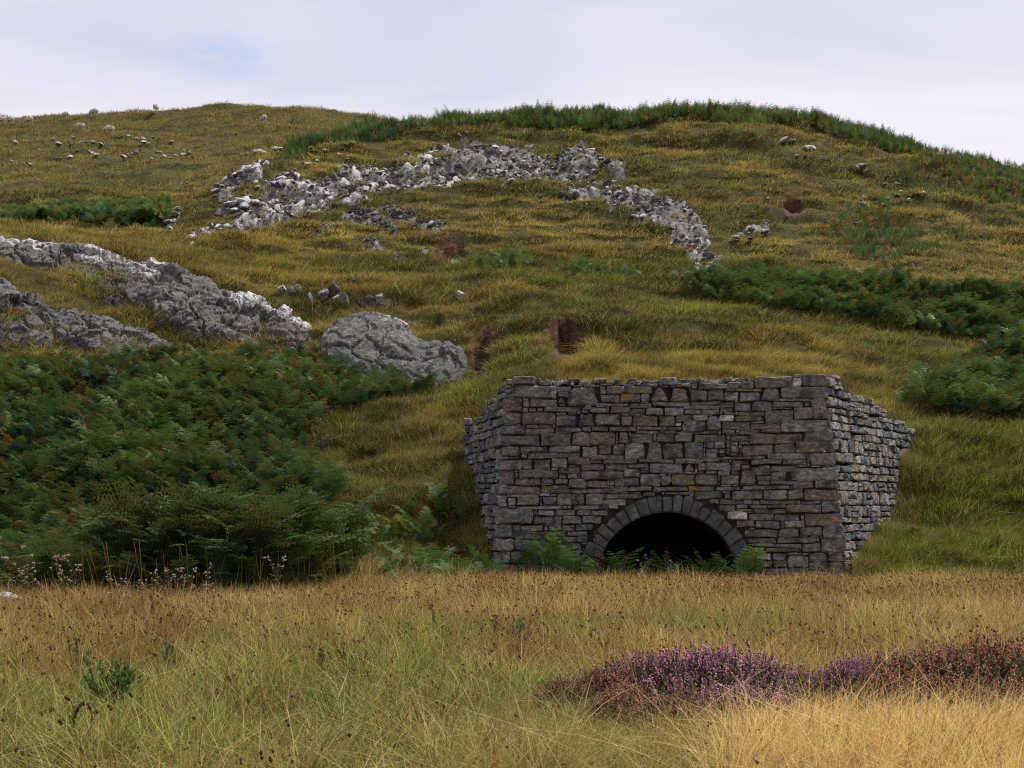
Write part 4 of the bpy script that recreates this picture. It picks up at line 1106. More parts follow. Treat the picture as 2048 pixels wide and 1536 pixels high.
# ------------------------------------------------------------------ scattering of what nobody could count
def scatter(name, label, pts, rot, scl, var, tint, templates, cat='ground cover'):
    me = mesh_np(name, pts, np.zeros((0, 3), int), {'rot': np.asarray(rot, float), 'scl': np.asarray(scl, float), 'var': np.asarray(var, int), 'tint': np.concatenate([tint, np.ones((len(tint), 1))], 1)})
    for t in templates:
        for m in t.data.materials:
            if m.name not in [q.name for q in me.materials]: me.materials.append(m)
    o = add_obj(name, me)
    ng = bpy.data.node_groups.new(name + '_placing', 'GeometryNodeTree')
    ng.interface.new_socket('Geometry', in_out='INPUT', socket_type='NodeSocketGeometry')
    ng.interface.new_socket('Geometry', in_out='OUTPUT', socket_type='NodeSocketGeometry')
    N, L = ng.nodes, ng.links
    gi, go = N.new('NodeGroupInput'), N.new('NodeGroupOutput')
    jn = N.new('GeometryNodeJoinGeometry')
    for t in templates:
        oi = N.new('GeometryNodeObjectInfo'); oi.inputs['Object'].default_value = t
        gt = N.new('GeometryNodeGeometryToInstance')
        L.new(oi.outputs['Geometry'], gt.inputs[0]); L.new(gt.outputs[0], jn.inputs[0])
    ip = N.new('GeometryNodeInstanceOnPoints')
    ip.inputs['Pick Instance'].default_value = True
    def na(nm, dt):
        a = N.new('GeometryNodeInputNamedAttribute'); a.data_type = dt; a.inputs['Name'].default_value = nm
        return a.outputs['Attribute']
    L.new(gi.outputs[0], ip.inputs['Points']); L.new(jn.outputs[0], ip.inputs['Instance'])
    L.new(na('var', 'INT'), ip.inputs['Instance Index']); L.new(na('rot', 'FLOAT_VECTOR'), ip.inputs['Rotation']); L.new(na('scl', 'FLOAT_VECTOR'), ip.inputs['Scale'])
    L.new(ip.outputs[0], go.inputs[0])
    md = o.modifiers.new('placing', 'NODES'); md.node_group = ng
    return tag(o, label, cat, None, 'stuff')
def template(name, me): return bpy.data.objects.new(name, me)

# grass blades
def blade_mesh(name, n, hlo, hhi, spread, lean, droop, w, seed, mats, seg=3, heads=0, head_r=0.007, wind=(0.25, 0.0)):
    r = np.random.default_rng(seed); mb = MB()
    for i in range(n):
        h = r.uniform(hlo, hhi); a = r.uniform(0, 2 * np.pi); rad = spread * math.sqrt(r.random())
        b = np.array((rad * math.cos(a), rad * math.sin(a), -0.03))
        da = a + r.normal(0, 0.9); d = np.array((math.cos(da), math.sin(da), 0)) * 1.0 + np.array((wind[0], wind[1], 0)); d /= np.linalg.norm(d) + 1e-6
        le = abs(r.normal(0, lean)) + 0.03; dr = abs(r.normal(0, droop))
        t = np.linspace(0, 1, seg + 1)
        p = b + d * (h * (le * t + dr * t ** 2.2))[:, None]
        p[:, 2] += h * t * (1 - 0.38 * dr * t ** 1.5 - 0.15 * le)
        fa = r.uniform(0, np.pi); wd = np.array((math.cos(fa), math.sin(fa), 0)) * w * r.uniform(0.7, 1.3)
        ww = (1 - 0.9 * t ** 1.4)[:, None] * wd
        v = np.stack([p - ww / 2, p + ww / 2], 1).reshape(-1, 3)
        q = [(2 * k, 2 * k + 1, 2 * k + 3, 2 * k + 2) for k in range(seg)]
        rv = r.random()
        c = np.stack([np.repeat(t, 2), np.full(2 * seg + 2, rv), np.zeros(2 * seg + 2), np.ones(2 * seg + 2)], -1)
        mb.add(v, q=q, c=c)
        if i < heads:
            k = p[-1] * 0.85 + p[-2] * 0.15
            for s_ in range(r.integers(1, 3)):
                mb.blob(k + r.normal(0, head_r * 0.7, 3) - np.array((0, 0, s_ * head_r)), head_r * r.uniform(0.7, 1.25), (1, rv, 1, 1), 1.1)
    return mb.mesh(name, mats)
gm = Mat('grass_blades', 0.75, 0.12)
tc = gm.attr('tint', 'INSTANCER'); bc = gm.sep(gm.attr('cv'))
hsv = gm.n.new('ShaderNodeHueSaturation')
gm.put(hsv.inputs['Value'], gm.math('ADD', 0.25, gm.math('MULTIPLY', bc[1], 1.4)))
gm.put(hsv.inputs['Hue'], gm.math('ADD', 0.515, gm.math('MULTIPLY', bc[1], -0.035)))
gm.put(hsv.inputs['Color'], tc)
c = gm.mix(gm.math('MULTIPLY', gm.math('GREATER_THAN', bc[1], 0.72), 0.6), hsv.outputs[0], (0.40, 0.30, 0.135))
c = gm.mix(gm.math('MULTIPLY', gm.math('LESS_THAN', bc[1], 0.14), 0.7), c, (0.17, 0.070, 0.018))
c = gm.mix(bc[2], c, (0.070, 0.030, 0.018))
gm.leafy(c, 0.3)
G = gm.m
T_FINE = [template('fine_grass', blade_mesh('fine_grass', 42, 0.20, 0.50, 0.10, 0.36, 0.50, 0.0088, 600 + k, [G])) for k in range(6)]
T_RUSH = [template('rush', blade_mesh('rush', 26, 0.36, 0.68, 0.12, 0.25, 0.12, 0.0075, 620 + k, [G], heads=5, head_r=0.0095)) for k in range(5)]
T_STRAW = [template('straw_grass', blade_mesh('straw_grass', 34, 0.28, 0.66, 0.10, 0.24, 0.20, 0.0098, 640 + k, [G])) for k in range(5)]
T_SHORT = [template('short_grass', blade_mesh('short_grass', 40, 0.08, 0.22, 0.14, 0.6, 0.6, 0.0075, 660 + k, [G], seg=2)) for k in range(5)]
T_TURF = [template('turf_tuft', blade_mesh('turf_tuft', 30, 0.10, 0.26, 0.20, 0.7, 0.8, 0.013, 680 + k, [G], seg=2)) for k in range(5)]
T_FARTURF = [template('far_tuft', blade_mesh('far_tuft', 22, 0.10, 0.24, 0.34, 0.9, 0.8, 0.030, 700 + k, [G], seg=2)) for k in range(5)]
T_TUSS = [template('tussock_grass', blade_mesh('tussock_grass', 80, 0.35, 0.80, 0.09, 0.45, 0.7, 0.0080, 720 + k, [G], seg=5, wind=(0.75, -0.1))) for k in range(4)]

def sample_fan(n, y0, y1, u=0.45, seed=0, pw=1.0):
    """points spread evenly over the ground between two distances"""
    n = int(n * u / 0.37)
    r = np.random.default_rng(seed)
    Y = np.sqrt(r.random(n) * (y1 ** 2 - y0 ** 2) + y0 ** 2)
    return r.uniform(-u, u, n) * Y, Y, r
def lerp3(a, b, t): return np.asarray(a) * (1 - t[:, None]) + np.asarray(b) * t[:, None]
def place(name, label, X, Y, r, templates, s_lo, s_hi, tint, tilt=0.12, hs=None, zoff=0.0, cat='ground cover', smul=1.0):
    n = len(X); Z = height(X, Y) + zoff
    s = r.uniform(s_lo, s_hi, n) * smul; sc = np.stack([s, s, s * (hs if hs is not None else 1)], -1)
    rot = np.stack([r.normal(0, tilt, n), r.normal(0, tilt, n), r.normal(0, 0.9, n)], -1)
    return scatter(name, label, np.stack([X, Y, Z], -1), rot, sc, r.integers(0, len(templates), n), tint, templates, cat)

# heather mounds keep the grass out: (x, y, radius)
HEATH = []
def heath_at(px, py, r): 
    Y = EYE * F / (py - HZ); HEATH.append(((px - 1024) / F * Y, Y, r))
for h in [(1215, 1420, 0.36), (1295, 1416, 0.44), (1385, 1420, 0.46), (1470, 1428, 0.48), (1555, 1424, 0.44), (1615, 1404, 0.32), (1260, 1462, 0.32), (1495, 1472, 0.4), (1395, 1474, 0.34), (1755, 1416, 0.44), (1840, 1428, 0.5), (1935, 1434, 0.55), (2035, 1438, 0.56), (1810, 1466, 0.36), (1940, 1478, 0.42), (1705, 1424, 0.26), (2055, 1482, 0.42), (1130, 1430, 0.24), (1310, 1480, 0.32)]:
    heath_at(*h)
def heath_clear(X, Y):
    m = np.ones(len(X), bool)
    for (hx, hy, hr) in HEATH: m &= (np.hypot(X - hx, (Y - hy)) > hr * 0.9)
    return m | (_h(np.floor(X * 1000), np.floor(Y * 1000), X * 0, 7) < 0.26)

# meadow: four kinds of growth mixed by patches
X, Y, r = sample_fan(9500, 6.0, 29.6, seed=1)
p = col_of(X, Y); nz = fbm(X * 0.35, Y * 0.35, seed=81, octv=3); nf = fbm(X * 1.3, Y * 1.3, seed=83, octv=2)
keep = heath_clear(X, Y) & ~in_kiln(X, Y, -0.2)
green = smooth(-0.1, 0.35, nz + 0.35 * nf + smooth(16, 9, Y) * 0.45 + 0.20 * smooth(1000, 500, p) - 0.5 * smooth(1350, 1600, p) * smooth(13, 11, Y) - 0.45 * smooth(17, 21, Y))
tint = lerp3((0.47, 0.335, 0.105), (0.165, 0.215, 0.034), np.clip(green * 1.15 + r.normal(0, 0.35, len(green)), 0, 1))
tint = tint * np.clip((1 + 0.75 * nf) * np.exp(r.normal(-0.15, 0.36, len(nf))), 0.2, 1.9)[:, None]
hs_m = (0.72 + 0.35 * nf + 0.3 * smooth(11, 17, Y)) * np.where((p > 1000) & (Y < 12.0), 0.42, 1.0) * np.where(p > 950, np.interp(Y, [26, 29.3], [1, 0.55]), 1)
k = keep
k = k & (Y < np.interp(p, [0, 500, 640, 760], [22.4, 22.6, 24, 29.6]))
place('meadow_grass', 'rough yellow green meadow grass in front of the kiln', X[k], Y[k], r, T_FINE, 0.75, 1.25, tint[k], hs=np.clip(hs_m[k], 0.35, 1.3), cat='grass')
X, Y, r = sample_fan(7600, 14.5, 29.3, seed=2)
p = col_of(X, Y); nf = fbm(X * 0.8, Y * 0.8, seed=85, octv=3)
gold = smooth(16.0, 18.5, Y + nf * 2.0)
ng_ = fbm(X * 1.0, Y * 0.8, seed=86, octv=3)
k = (r.random(len(X)) < gold * np.clip(0.75 + 1.3 * ng_, 0.12, 1)) & heath_clear(X, Y) & ~in_kiln(X, Y, -0.25)
br = smooth(560, 250, p)
tint = lerp3((0.66, 0.45, 0.165), (0.33, 0.175, 0.055), np.clip(br + 0.7 * nf + r.normal(0, 0.25, len(nf)), 0, 1)) * np.exp(r.normal(-0.12, 0.32, len(nf)))[:, None]
hs = np.where((p > 660) & (p <= 900), np.interp(Y, [23, 26, 29], [1.0, 0.7, 0.35]), 1.0) * (1 + 0.55 * ng_) * np.interp(p, [0, 500, 900, 1700, 2048], [0.85, 0.9, 0.85, 0.78, 0.92]) * np.where(p > 900, np.interp(Y, [18, 24.5, 27.5, 29.3], [1.0, 0.8, 0.45, 0.25]), np.interp(Y, [17, 20, 23], [1.0, 0.85, 0.6]))
k = k & (Y < np.interp(p, [0, 500, 640, 760, 960, 1010], [22.3, 22.5, 23.8, 26.0, 27.6, 29.3]))
place('dry_straw_grass', 'tall straw coloured dry grass across the far half of the meadow', X[k], Y[k], r, T_STRAW, 0.8, 1.15, tint[k], 0.14, hs[k], cat='dry grass')
X, Y, r = sample_fan(5200, 6.5, 28.8, seed=3)
p = col_of(X, Y); nf = fbm(X * 0.5, Y * 0.5, seed=87, octv=3)
dens = np.clip(0.10 + 0.9 * nf + 0.85 * smooth(16.5, 20.5, Y), 0.03, 1) * np.where(Y < 13, 0.6, 1)
k = (r.random(len(X)) < dens) & heath_clear(X, Y) & ~in_kiln(X, Y, -0.3)
tint = lerp3((0.25, 0.125, 0.036), (0.14, 0.14, 0.030), smooth(-0.2, 0.3, -nf))
hs = np.where(p > 900, np.interp(Y, [23, 28.8], [1.0, 0.38]), np.interp(Y, [18, 23], [1.0, 0.7])) * np.where((p > 1000) & (Y < 12.2), 0.7, 1.0)
k = k & (Y < np.interp(p, [0, 500, 640, 760, 960, 1010], [22.6, 22.8, 24.0, 26.2, 27.8, 29.0]))
place('rushes', 'brown headed rushes standing through the meadow grass', X[k], Y[k], r, T_RUSH, 0.75, 1.1, tint[k], 0.12, hs[k], cat='rushes')
T_BENT = [template('grass_bent', blade_mesh('grass_bent', 5, 0.45, 0.85, 0.14, 0.40, 0.9, 0.0062, 740 + k, [G], seg=5, heads=1, head_r=0.006)) for k in range(5)]
X, Y, r = sample_fan(1500, 6.8, 28.5, seed=14)
p = col_of(X, Y); k = heath_clear(X, Y) & ~in_kiln(X, Y, -0.3)
hs = np.where(p > 900, np.interp(Y, [22, 28.8], [0.9, 0.45]), 0.9)
place('grass_bents', 'long bleached bents arching over the meadow grass', X[k], Y[k], r, T_BENT, 0.6, 1.0, np.tile((0.62, 0.48, 0.24), (int(k.sum()), 1)), 0.25, hs[k], cat='grass')
X, Y, r = sample_fan(5200, 6.2, 15.5, seed=4)
p = col_of(X, Y); nf = fbm(X * 0.6, Y * 0.6, seed=89, octv=3)
w = smooth(1380, 1560, p + 160 * nf) * smooth(12.6, 11.6, Y + nf * 0.8)
w2 = 0.33 * smooth(830, 1000, p + nf * 150) * smooth(13.5, 11.5, Y)
k = (r.random(len(X)) < np.maximum(np.maximum(w, w2), 0.035)) & heath_clear(X, Y)
tint = lerp3((0.24, 0.23, 0.052), (0.72, 0.53, 0.19), np.clip(w + 0.45 * nf, 0, 1))
place('grass_tussocks', 'long pale tussock grass leaning over in the near meadow', X[k], Y[k], r, T_TUSS, 0.40, 0.68, tint[k], 0.15, smul=np.where(Y[k] < 9.6, 1.05, 0.66) * (1 + 0.5 * nf[k]), cat='tussock grass')

# slope turf
def turf_tint(X, Y):
    p = col_of(X, Y)
    a = fbm(X * 0.11, Y * 0.16, seed=91, octv=4); b = fbm(X * 0.5, Y * 0.9, seed=93, octv=3); h = fbm(X * 0.8, Y * 1.4, seed=95, octv=3, rough=0.7)
    t = lerp3((0.058, 0.066, 0.011), (0.300, 0.240, 0.055), smooth(-0.3, 0.35, a + 0.9 * b))
    t = lerp3(t[0:1], t[0:1], np.zeros(len(t))) * 0 + t
    green = smooth(0.05, 0.5, -a + 0.6 * h)
    near_shelf = smooth(1690, 1800, p) * smooth(38.5, 36.5, Y)
    lip = smooth(0.0, 0.6, 1 - np.abs(Y - np.interp(p, [250, 640, 1000, 1300, 1700], [57, 58, 57, 56, 55])) / 4.0) * 0.35
    g_ = np.clip(0.55 * green + 0.95 * near_shelf + lip * (0.4 + h), 0, 1)
    t = t * (1 - g_[:, None]) + np.asarray((0.115, 0.160, 0.018)) * g_[:, None]
    ms = (smooth(640, 760, p) * smooth(1010, 930, p) * smooth(40, 37, Y) * (0.65 + 0.5 * h))[:, None].clip(0, 1)
    t = t * (1 - ms) + np.asarray((0.062, 0.075, 0.014)) * ms
    rust = smooth(0.25, 0.6, b + 0.3 * a)[:, None] * 0.35
    t = t * (1 - rust) + np.asarray((0.155, 0.088, 0.026)) * rust
    far = smooth(95, 115, Y)[:, None] * 0.75
    t = t * (1 - far) + (np.asarray((0.190, 0.150, 0.036)) * (1 + 0.35 * b[:, None])) * far
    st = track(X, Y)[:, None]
    t = t * (1 - 0.75 * st) + np.asarray((0.060, 0.045, 0.018)) * 0.75 * st  # terrace lines tinted dark: bare soil together with painted shadow
    return t * np.clip(1 + 0.9 * h[:, None], 0.35, 1.9) * np.asarray((1.0, 1.06, 0.92))
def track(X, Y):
    """narrow sheep terraces: worn, short and brownish, their shadow lines put into the tint"""
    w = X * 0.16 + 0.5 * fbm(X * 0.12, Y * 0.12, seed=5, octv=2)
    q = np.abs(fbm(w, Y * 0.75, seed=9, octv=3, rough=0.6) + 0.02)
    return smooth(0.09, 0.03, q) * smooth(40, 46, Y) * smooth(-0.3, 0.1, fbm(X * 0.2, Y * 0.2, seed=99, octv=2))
def lump(X, Y): return np.clip(1 + 1.15 * fbm(X * 0.9, Y * 1.5, seed=103, octv=3, rough=0.6), 0.35, 1.9) * (1 - 0.6 * track(X, Y))
def turf_ok(X, Y, r):
    rk = band_mask(X, Y, BANDS_W) * smooth(55, 60, Y); dk = band_mask(X, Y, DARK_W) * smooth(55, 60, Y)
    return (r.random(len(X)) > np.maximum(rk * 0.86, dk * 0.8)) & (r.random(len(X)) > soil_mask(X, Y) * 1.05) & ~in_kiln(X, Y, -0.12)
X, Y, r = sample_fan(32000, 27.6, 43, seed=5)
k = turf_ok(X, Y, r); X, Y = X[k], Y[k]
k = (bracken_zone(X, Y) < 0.75); X, Y = X[k], Y[k]
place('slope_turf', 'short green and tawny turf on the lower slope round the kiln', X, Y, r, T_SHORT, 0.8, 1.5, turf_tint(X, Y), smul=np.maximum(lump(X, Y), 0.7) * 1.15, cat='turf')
X, Y, r = sample_fan(46000, 42, 66, seed=6)
k = turf_ok(X, Y, r); X, Y = X[k], Y[k]
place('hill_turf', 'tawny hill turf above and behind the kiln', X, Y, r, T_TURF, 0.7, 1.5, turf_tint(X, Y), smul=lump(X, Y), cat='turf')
X, Y, r = sample_fan(44000, 64, 95, seed=7)
k = turf_ok(X, Y, r); X, Y = X[k], Y[k]
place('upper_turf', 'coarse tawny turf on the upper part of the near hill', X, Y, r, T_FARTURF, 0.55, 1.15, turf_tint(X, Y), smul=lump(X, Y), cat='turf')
X, Y, r = sample_fan(38000, 93, 172, seed=8)
k = (col_of(X, Y) < 1050) | (r.random(len(X)) < 0.1); X, Y = X[k], Y[k]
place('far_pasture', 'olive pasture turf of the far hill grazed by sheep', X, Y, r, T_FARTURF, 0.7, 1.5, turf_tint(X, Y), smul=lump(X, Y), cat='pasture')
# tussocks that stand out on the slope
X, Y, r = sample_fan(2600, 31, 66, seed=9)
k = turf_ok(X, Y, r) & (fbm(X * 0.25, Y * 0.4, seed=97, octv=3) > 0.0) & (bracken_zone(X, Y) < 0.6); X, Y = X[k], Y[k]
tt = lerp3((0.26, 0.20, 0.075), (0.13, 0.115, 0.03), r.random(len(X)))
place('slope_tussocks', 'bleached grass tussocks dotted over the slope', X, Y, r, T_FINE, 0.55, 1.0, tt, cat='tussock grass')

# scree between the single rocks
t_rocks = [template('scree_rock', m) for m in R_G + R_D + R_W[:4]]
X, Y, r = sample_fan(150000, 60, 92, seed=10)
k = band_mask(X, Y, BANDS_W) > 0.55
X, Y = X[k], Y[k]
sel = r.permutation(len(X))[:1800]; X, Y = X[sel], Y[sel]
n = len(X); s = np.exp(r.normal(-2.4, 0.45, n))
scatter('scree', 'grey limestone scree filling the arc of outcrop', np.stack([X, Y, height(X, Y) + 0.02 + 0.2 * r.random(n)], -1), r.normal(0, 0.5, (n, 3)) * np.array((1, 1, 8)), np.stack([s, s, s * 0.85], -1), r.integers(0, len(t_rocks), n), np.ones((n, 3)), t_rocks, 'scree')
X, Y, r = sample_fan(60000, 60, 80, seed=12)
k = band_mask(X, Y, DARK_W) > 0.6; X, Y = X[k][:500], Y[k][:500]
n = len(X); s = np.exp(r.normal(-2.2, 0.4, n)); t_d = [template('scree_rock', m) for m in R_D]
scatter('dark_scree', 'dark stony debris below the thin rock ledge', np.stack([X, Y, height(X, Y) + 0.05], -1), r.normal(0, 0.5, (n, 3)) * np.array((1, 1, 8)), np.stack([s, s, s * 0.6], -1), r.integers(0, len(t_d), n), np.ones((n, 3)), t_d, 'scree')

# ------------------------------------------------------------------ bracken
bk = Mat('bracken', 0.6, 0.15)
bt = bk.attr('tint', 'INSTANCER'); bcv = bk.sep(bk.attr('cv'))
hs2 = bk.n.new('ShaderNodeHueSaturation')
bk.put(hs2.inputs['Value'], bk.math('ADD', 0.65, bk.math('MULTIPLY', bcv[1], 0.7)))
bk.put(hs2.inputs['Color'], bt)
bk.leafy(bk.mix(bcv[2], hs2.outputs[0], (0.10, 0.075, 0.024)), 0.25)
bk2 = Mat('bracken_single', 0.5, 0.3)          # single ferns carry their colour on the mesh
q2 = bk2.sep(bk2.attr('cv'))
bk2.leafy(bk2.mix(q2[2], bk2.ramp(q2[1], [(0.0, (0.034, 0.092, 0.028)), (0.5, (0.066, 0.15, 0.034)), (1.0, (0.130, 0.21, 0.038))]), (0.12, 0.09, 0.025)), 0.3)
bk3 = Mat('bracken_rusty', 0.7, 0.2)
bk3.leafy(bk3.ramp(bk3.sep(bk3.attr('cv'))[1], [(0.0, (0.10, 0.04, 0.018)), (1.0, (0.23, 0.085, 0.03))]), 0.25)
bk4 = Mat('bracken_yellowing', 0.6, 0.2)
bk4.leafy(bk4.ramp(bk4.sep(bk4.attr('cv'))[1], [(0.0, (0.15, 0.15, 0.022)), (1.0, (0.30, 0.26, 0.04))]), 0.3)
def frond(mb, stipe, blade, wid, npair, a0, a1, az, r, nl=7, base=(0, 0, 0), dens=1.0):
    """one frond: a stalk, an arching axis, paired pinnae cut into leaflets"""
    L = stipe + blade; n = 16
    s = np.linspace(0, L, n); ang = a0 + (a1 - a0) * np.clip((s / L), 0, 1) ** 1.7
    ds = L / (n - 1)
    xr = np.concatenate(([0], np.cumsum(np.sin(ang[:-1]) * ds))); zr = np.concatenate(([0], np.cumsum(np.cos(ang[:-1]) * ds)))
    ca, sa = math.cos(az), math.sin(az)
    def W(x, y, z): return np.stack([base[0] + x * ca - y * sa, base[1] + x * sa + y * ca, base[2] + z], -1)
    rv = r.random()
    mb.tube(W(xr[::3], 0 * xr[::3], zr[::3]), np.linspace(0.0055, 0.002, len(xr[::3])), 3, (0, rv, 1, 1))
    vs, qs, cs = [], [], []
    for k in range(npair):
        t = (k + 0.3) / npair
        sp = stipe + blade * t
        bx, bz, ba = np.interp(sp, s, xr), np.interp(sp, s, zr), np.interp(sp, s, ang)
        tdir = np.array((math.sin(ba), 0, math.cos(ba))); ndir = np.array((math.cos(ba), 0, -math.sin(ba)))
        lp_ = wid * (1 - t) ** 0.85 * (0.75 + 0.25 * min(1, t * 5)) * r.uniform(0.85, 1.1) + 0.03
        for side in (-1, 1):
            fwd = 0.45 + r.normal(0, 0.08); dro = r.normal(0.10, 0.14)
            d = np.array((0, side, 0)) * math.cos(fwd) + tdir * math.sin(fwd) + ndir * dro
            d /= np.linalg.norm(d)
            cr = np.cross(d, ndir); cr /= np.linalg.norm(cr)
            m = max(3, int(nl * (lp_ / wid) + 1.5))
            tt = (np.arange(m) + 0.5) / m
            o = np.array((bx, 0, bz)) + d * (lp_ * tt)[:, None] + ndir * (0.10 * lp_ * tt ** 2)[:, None]
            ll = (0.30 * lp_ * (1 - tt) ** 0.8 + 0.012) * dens
            hw = lp_ / m * 0.40
            for sd2 in (-1, 1):
                e = (cr * sd2 * 0.9 + d * 0.5); e /= np.linalg.norm(e)
                tip = o + e * ll[:, None] + ndir * (r.normal(0, 0.12, m) * ll)[:, None]
                q = np.stack([o - d * hw, o + d * hw, tip + d * hw * 0.35, tip - d * hw * 0.35], 1).reshape(-1, 3)
                vs.append(q); cs.append(np.tile((t, np.clip(rv + r.normal(0, 0.1), 0, 1), 0, 1), (4 * m, 1)))
    v = np.concatenate(vs); v = W(v[:, 0], v[:, 1], v[:, 2])
    mb.add(v, q=np.arange(len(v)).reshape(-1, 4), c=np.concatenate(cs))
def fern_mesh(name, seed, mat, nfr=1, stipe=(0.45, 0.8), blade=(0.6, 0.85), wid=(0.26, 0.38), npair=9, nl=7, spread=0.0, a1=(1.1, 1.9), a0=(0.02, 0.3)):
    r = np.random.default_rng(seed); mb = MB()
    for k in range(nfr):
        az = r.uniform(0, 6.28) if nfr > 1 else 0
        frond(mb, r.uniform(*stipe), r.uniform(*blade), r.uniform(*wid), npair, r.uniform(*a0), r.uniform(*a1), az, r, nl, (spread * math.cos(az), spread * math.sin(az), 0))
    return mb.mesh(name, [mat])
T_FERN = [template('bracken_frond', fern_mesh('bracken_frond', 800 + k, bk.m)) for k in range(7)]
T_FERNU = [template('bracken_upright', fern_mesh('bracken_upright', 840 + k, bk.m, 4, (0.35, 0.7), (0.5, 0.75), (0.16, 0.26), 6, 4, 0.12, (0.25, 1.0))) for k in range(5)]
T_FERNF = [template('bracken_clump', fern_mesh('bracken_clump', 820 + k, bk.m, 4, (0.3, 0.6), (0.5, 0.7), (0.26, 0.36), 6, 4, 0.12)) for k in range(5)]
def bracken(name, label, n, y0, y1, ulo, uhi, templates, s_lo, s_hi, seed, rust=0.04, zone=None, lift=0.0, bright=1.0):
    r = np.random.default_rng(seed)
    Y = np.sqrt(r.random(n) * (y1 ** 2 - y0 ** 2) + y0 ** 2); X = r.uniform(ulo, uhi, n) * Y
    k = r.random(n) < bracken_zone(X, Y)
    if zone is not None: k &= zone(X, Y)
    X, Y = X[k], Y[k]; n = len(X)
    pa = fbm(X * 0.35, Y * 0.35, seed=seed + 1, octv=3); pb = fbm(X * 1.2, Y * 1.2, seed=seed + 2, octv=2)
    t = lerp3((0.030, 0.078, 0.030), (0.095, 0.160, 0.042), smooth(-0.5, 0.5, pa + 0.5 * pb))
    u_ = r.random(n)
    olive = (u_ > 0.66)[:, None]; t = np.where(olive, np.array((0.110, 0.118, 0.028)), t)
    rs = (u_ < rust * (1 + 2 * pb))[:, None]; t = np.where(rs, np.array((0.17, 0.072, 0.026)), t)
    ye = (u_ > 0.985)[:, None]; t = np.where(ye, np.array((0.22, 0.17, 0.03)), t)
    s = r.uniform(s_lo, s_hi, n) * (1 + 0.45 * pa) * np.where((Y > 42.5) & (Y < 47), 0.8, 1)
    az = np.where(r.random(n) < 0.6, r.normal(-1.57, 0.9, n), r.uniform(0, 6.28, n))
    rot = np.stack([r.normal(0, 0.1, n), r.normal(0, 0.1, n), az], -1)
    print(name, n)
    return scatter(name, label, np.stack([X, Y, height(X, Y) - 0.03 + lift], -1), rot, np.stack([s, s, s], -1), r.integers(0, len(templates), n), t * bright * (1 + 0.2 * pb[:, None]), templates, 'bracken')
bracken('bracken_stand', 'dense dark green bracken covering the bank left of the kiln', 19000, 21.5, 47, -0.45, 0.0, T_FERN, 0.46, 0.92, 31, 0.010, bright=0.88)
bracken('bracken_mound', 'taller lush bracken mound at the front of the left bank', 5200, 22.0, 29.5, -0.30, -0.07, T_FERN, 0.85, 1.3, 33, 0.004, bright=0.66, zone=lambda X, Y: np.hypot((col_of(X, Y) - 470) / 270, (Y - 26.2) / 3.4) < 1)
bracken('bracken_hollow', 'bracken filling the hollow behind the grassy lip on the right', 14000, 53, 66, 0.09, 0.45, T_FERN, 0.55, 0.9, 35, 0.015, bright=1.0)
bracken('bracken_shoulder', 'bracken stand at the right edge above the kiln shoulder', 7000, 38.2, 54, 0.25, 0.45, T_FERN, 0.55, 0.9, 36, 0.02)
bracken('bracken_clumps', 'low bracken clumps in the middle of the slope', 2600, 57, 66, -0.08, 0.09, T_FERN, 0.45, 0.75, 37, 0.01, bright=1.25)
bracken('bracken_crest', 'dark fringe of bracken along the crest of the near hill', 15000, 79, 93, -0.17, 0.27, T_FERNU, 0.48, 0.80, 39, 0.03, zone=lambda X, Y: col_of(X, Y) < 1830)
bracken('bracken_flank', 'bracken spreading down the right flank of the hill', 9500, 66, 93, 0.17, 0.45, T_FERNU, 0.34, 0.66, 41, 0.06, zone=lambda X, Y: ((col_of(X, Y) >= 1830) | (Y < 80)))
bracken('bracken_valley', 'bracken strip in the dip below the far pasture', 5200, 71, 84.5, -0.42, -0.21, T_FERNF, 0.75, 1.1, 43, 0.01, zone=lambda X, Y: col_of(X, Y) < 350, bright=1.15)

# grass creeping up the foot of the kiln walls and over its broken head
rq = np.random.default_rng(55)
fx_, fy_, fz_ = [], [], []
for P, sg, n in ((PR, 1, 520), (PL, -1, 300)):
    s_ = rq.random(n)
    for s in s_:
        base = P[0] + (P[1] - P[0]) * s; out = np.array((sg, -0.45 if sg > 0 else -0.1)); d = rq.uniform(0.02, 0.45)
        x, y = base[0] + out[0] * (d - 0.02), base[1] + out[1] * d
        z = float(height(x, y)); k = np.clip(z / 4.2, 0, 1)
        tp = P[3] + (P[2] - P[3]) * s
        x += (tp[0] - base[0]) * k; y += (tp[1] - base[1]) * k
        fx_.append(x); fy_.append(y); fz_.append(float(height(x, y)) - 0.02)
n = len(fx_); s = rq.uniform(0.5, 1.0, n)
scatter('kiln_foot_grass', 'green grass creeping up the side walls of the kiln', np.stack([fx_, fy_, fz_], -1), np.stack([rq.normal(0, .15, n), rq.normal(0, .15, n), rq.uniform(0, 6, n)], -1), np.stack([s, s, s], -1), rq.integers(0, 6, n),
        lerp3((0.12, 0.15, 0.02), (0.22, 0.19, 0.05), rq.random(n)), T_FINE, 'grass')
n = 420; xx_ = rq.uniform(0.2, 6.2, n); yy_ = rq.uniform(30.42, 31.2, n) ; s = rq.uniform(0.5, 1.15, n) * np.clip(1 + 1.1 * vnoise(xx_ * 1.3, yy_), 0.2, 2)
scatter('kiln_head_grass', 'short turf and grass growing along the broken head of the kiln', np.stack([xx_, yy_, 4.06 + 0.06 * vnoise(xx_ * 2, yy_) + 0 * xx_], -1), np.stack([rq.normal(0, .2, n), rq.normal(0, .2, n), rq.uniform(0, 6, n)], -1), np.stack([s, s, s], -1), rq.integers(0, 5, n),
        lerp3((0.13, 0.15, 0.025), (0.32, 0.23, 0.07), rq.random(n)), T_SHORT, 'turf')

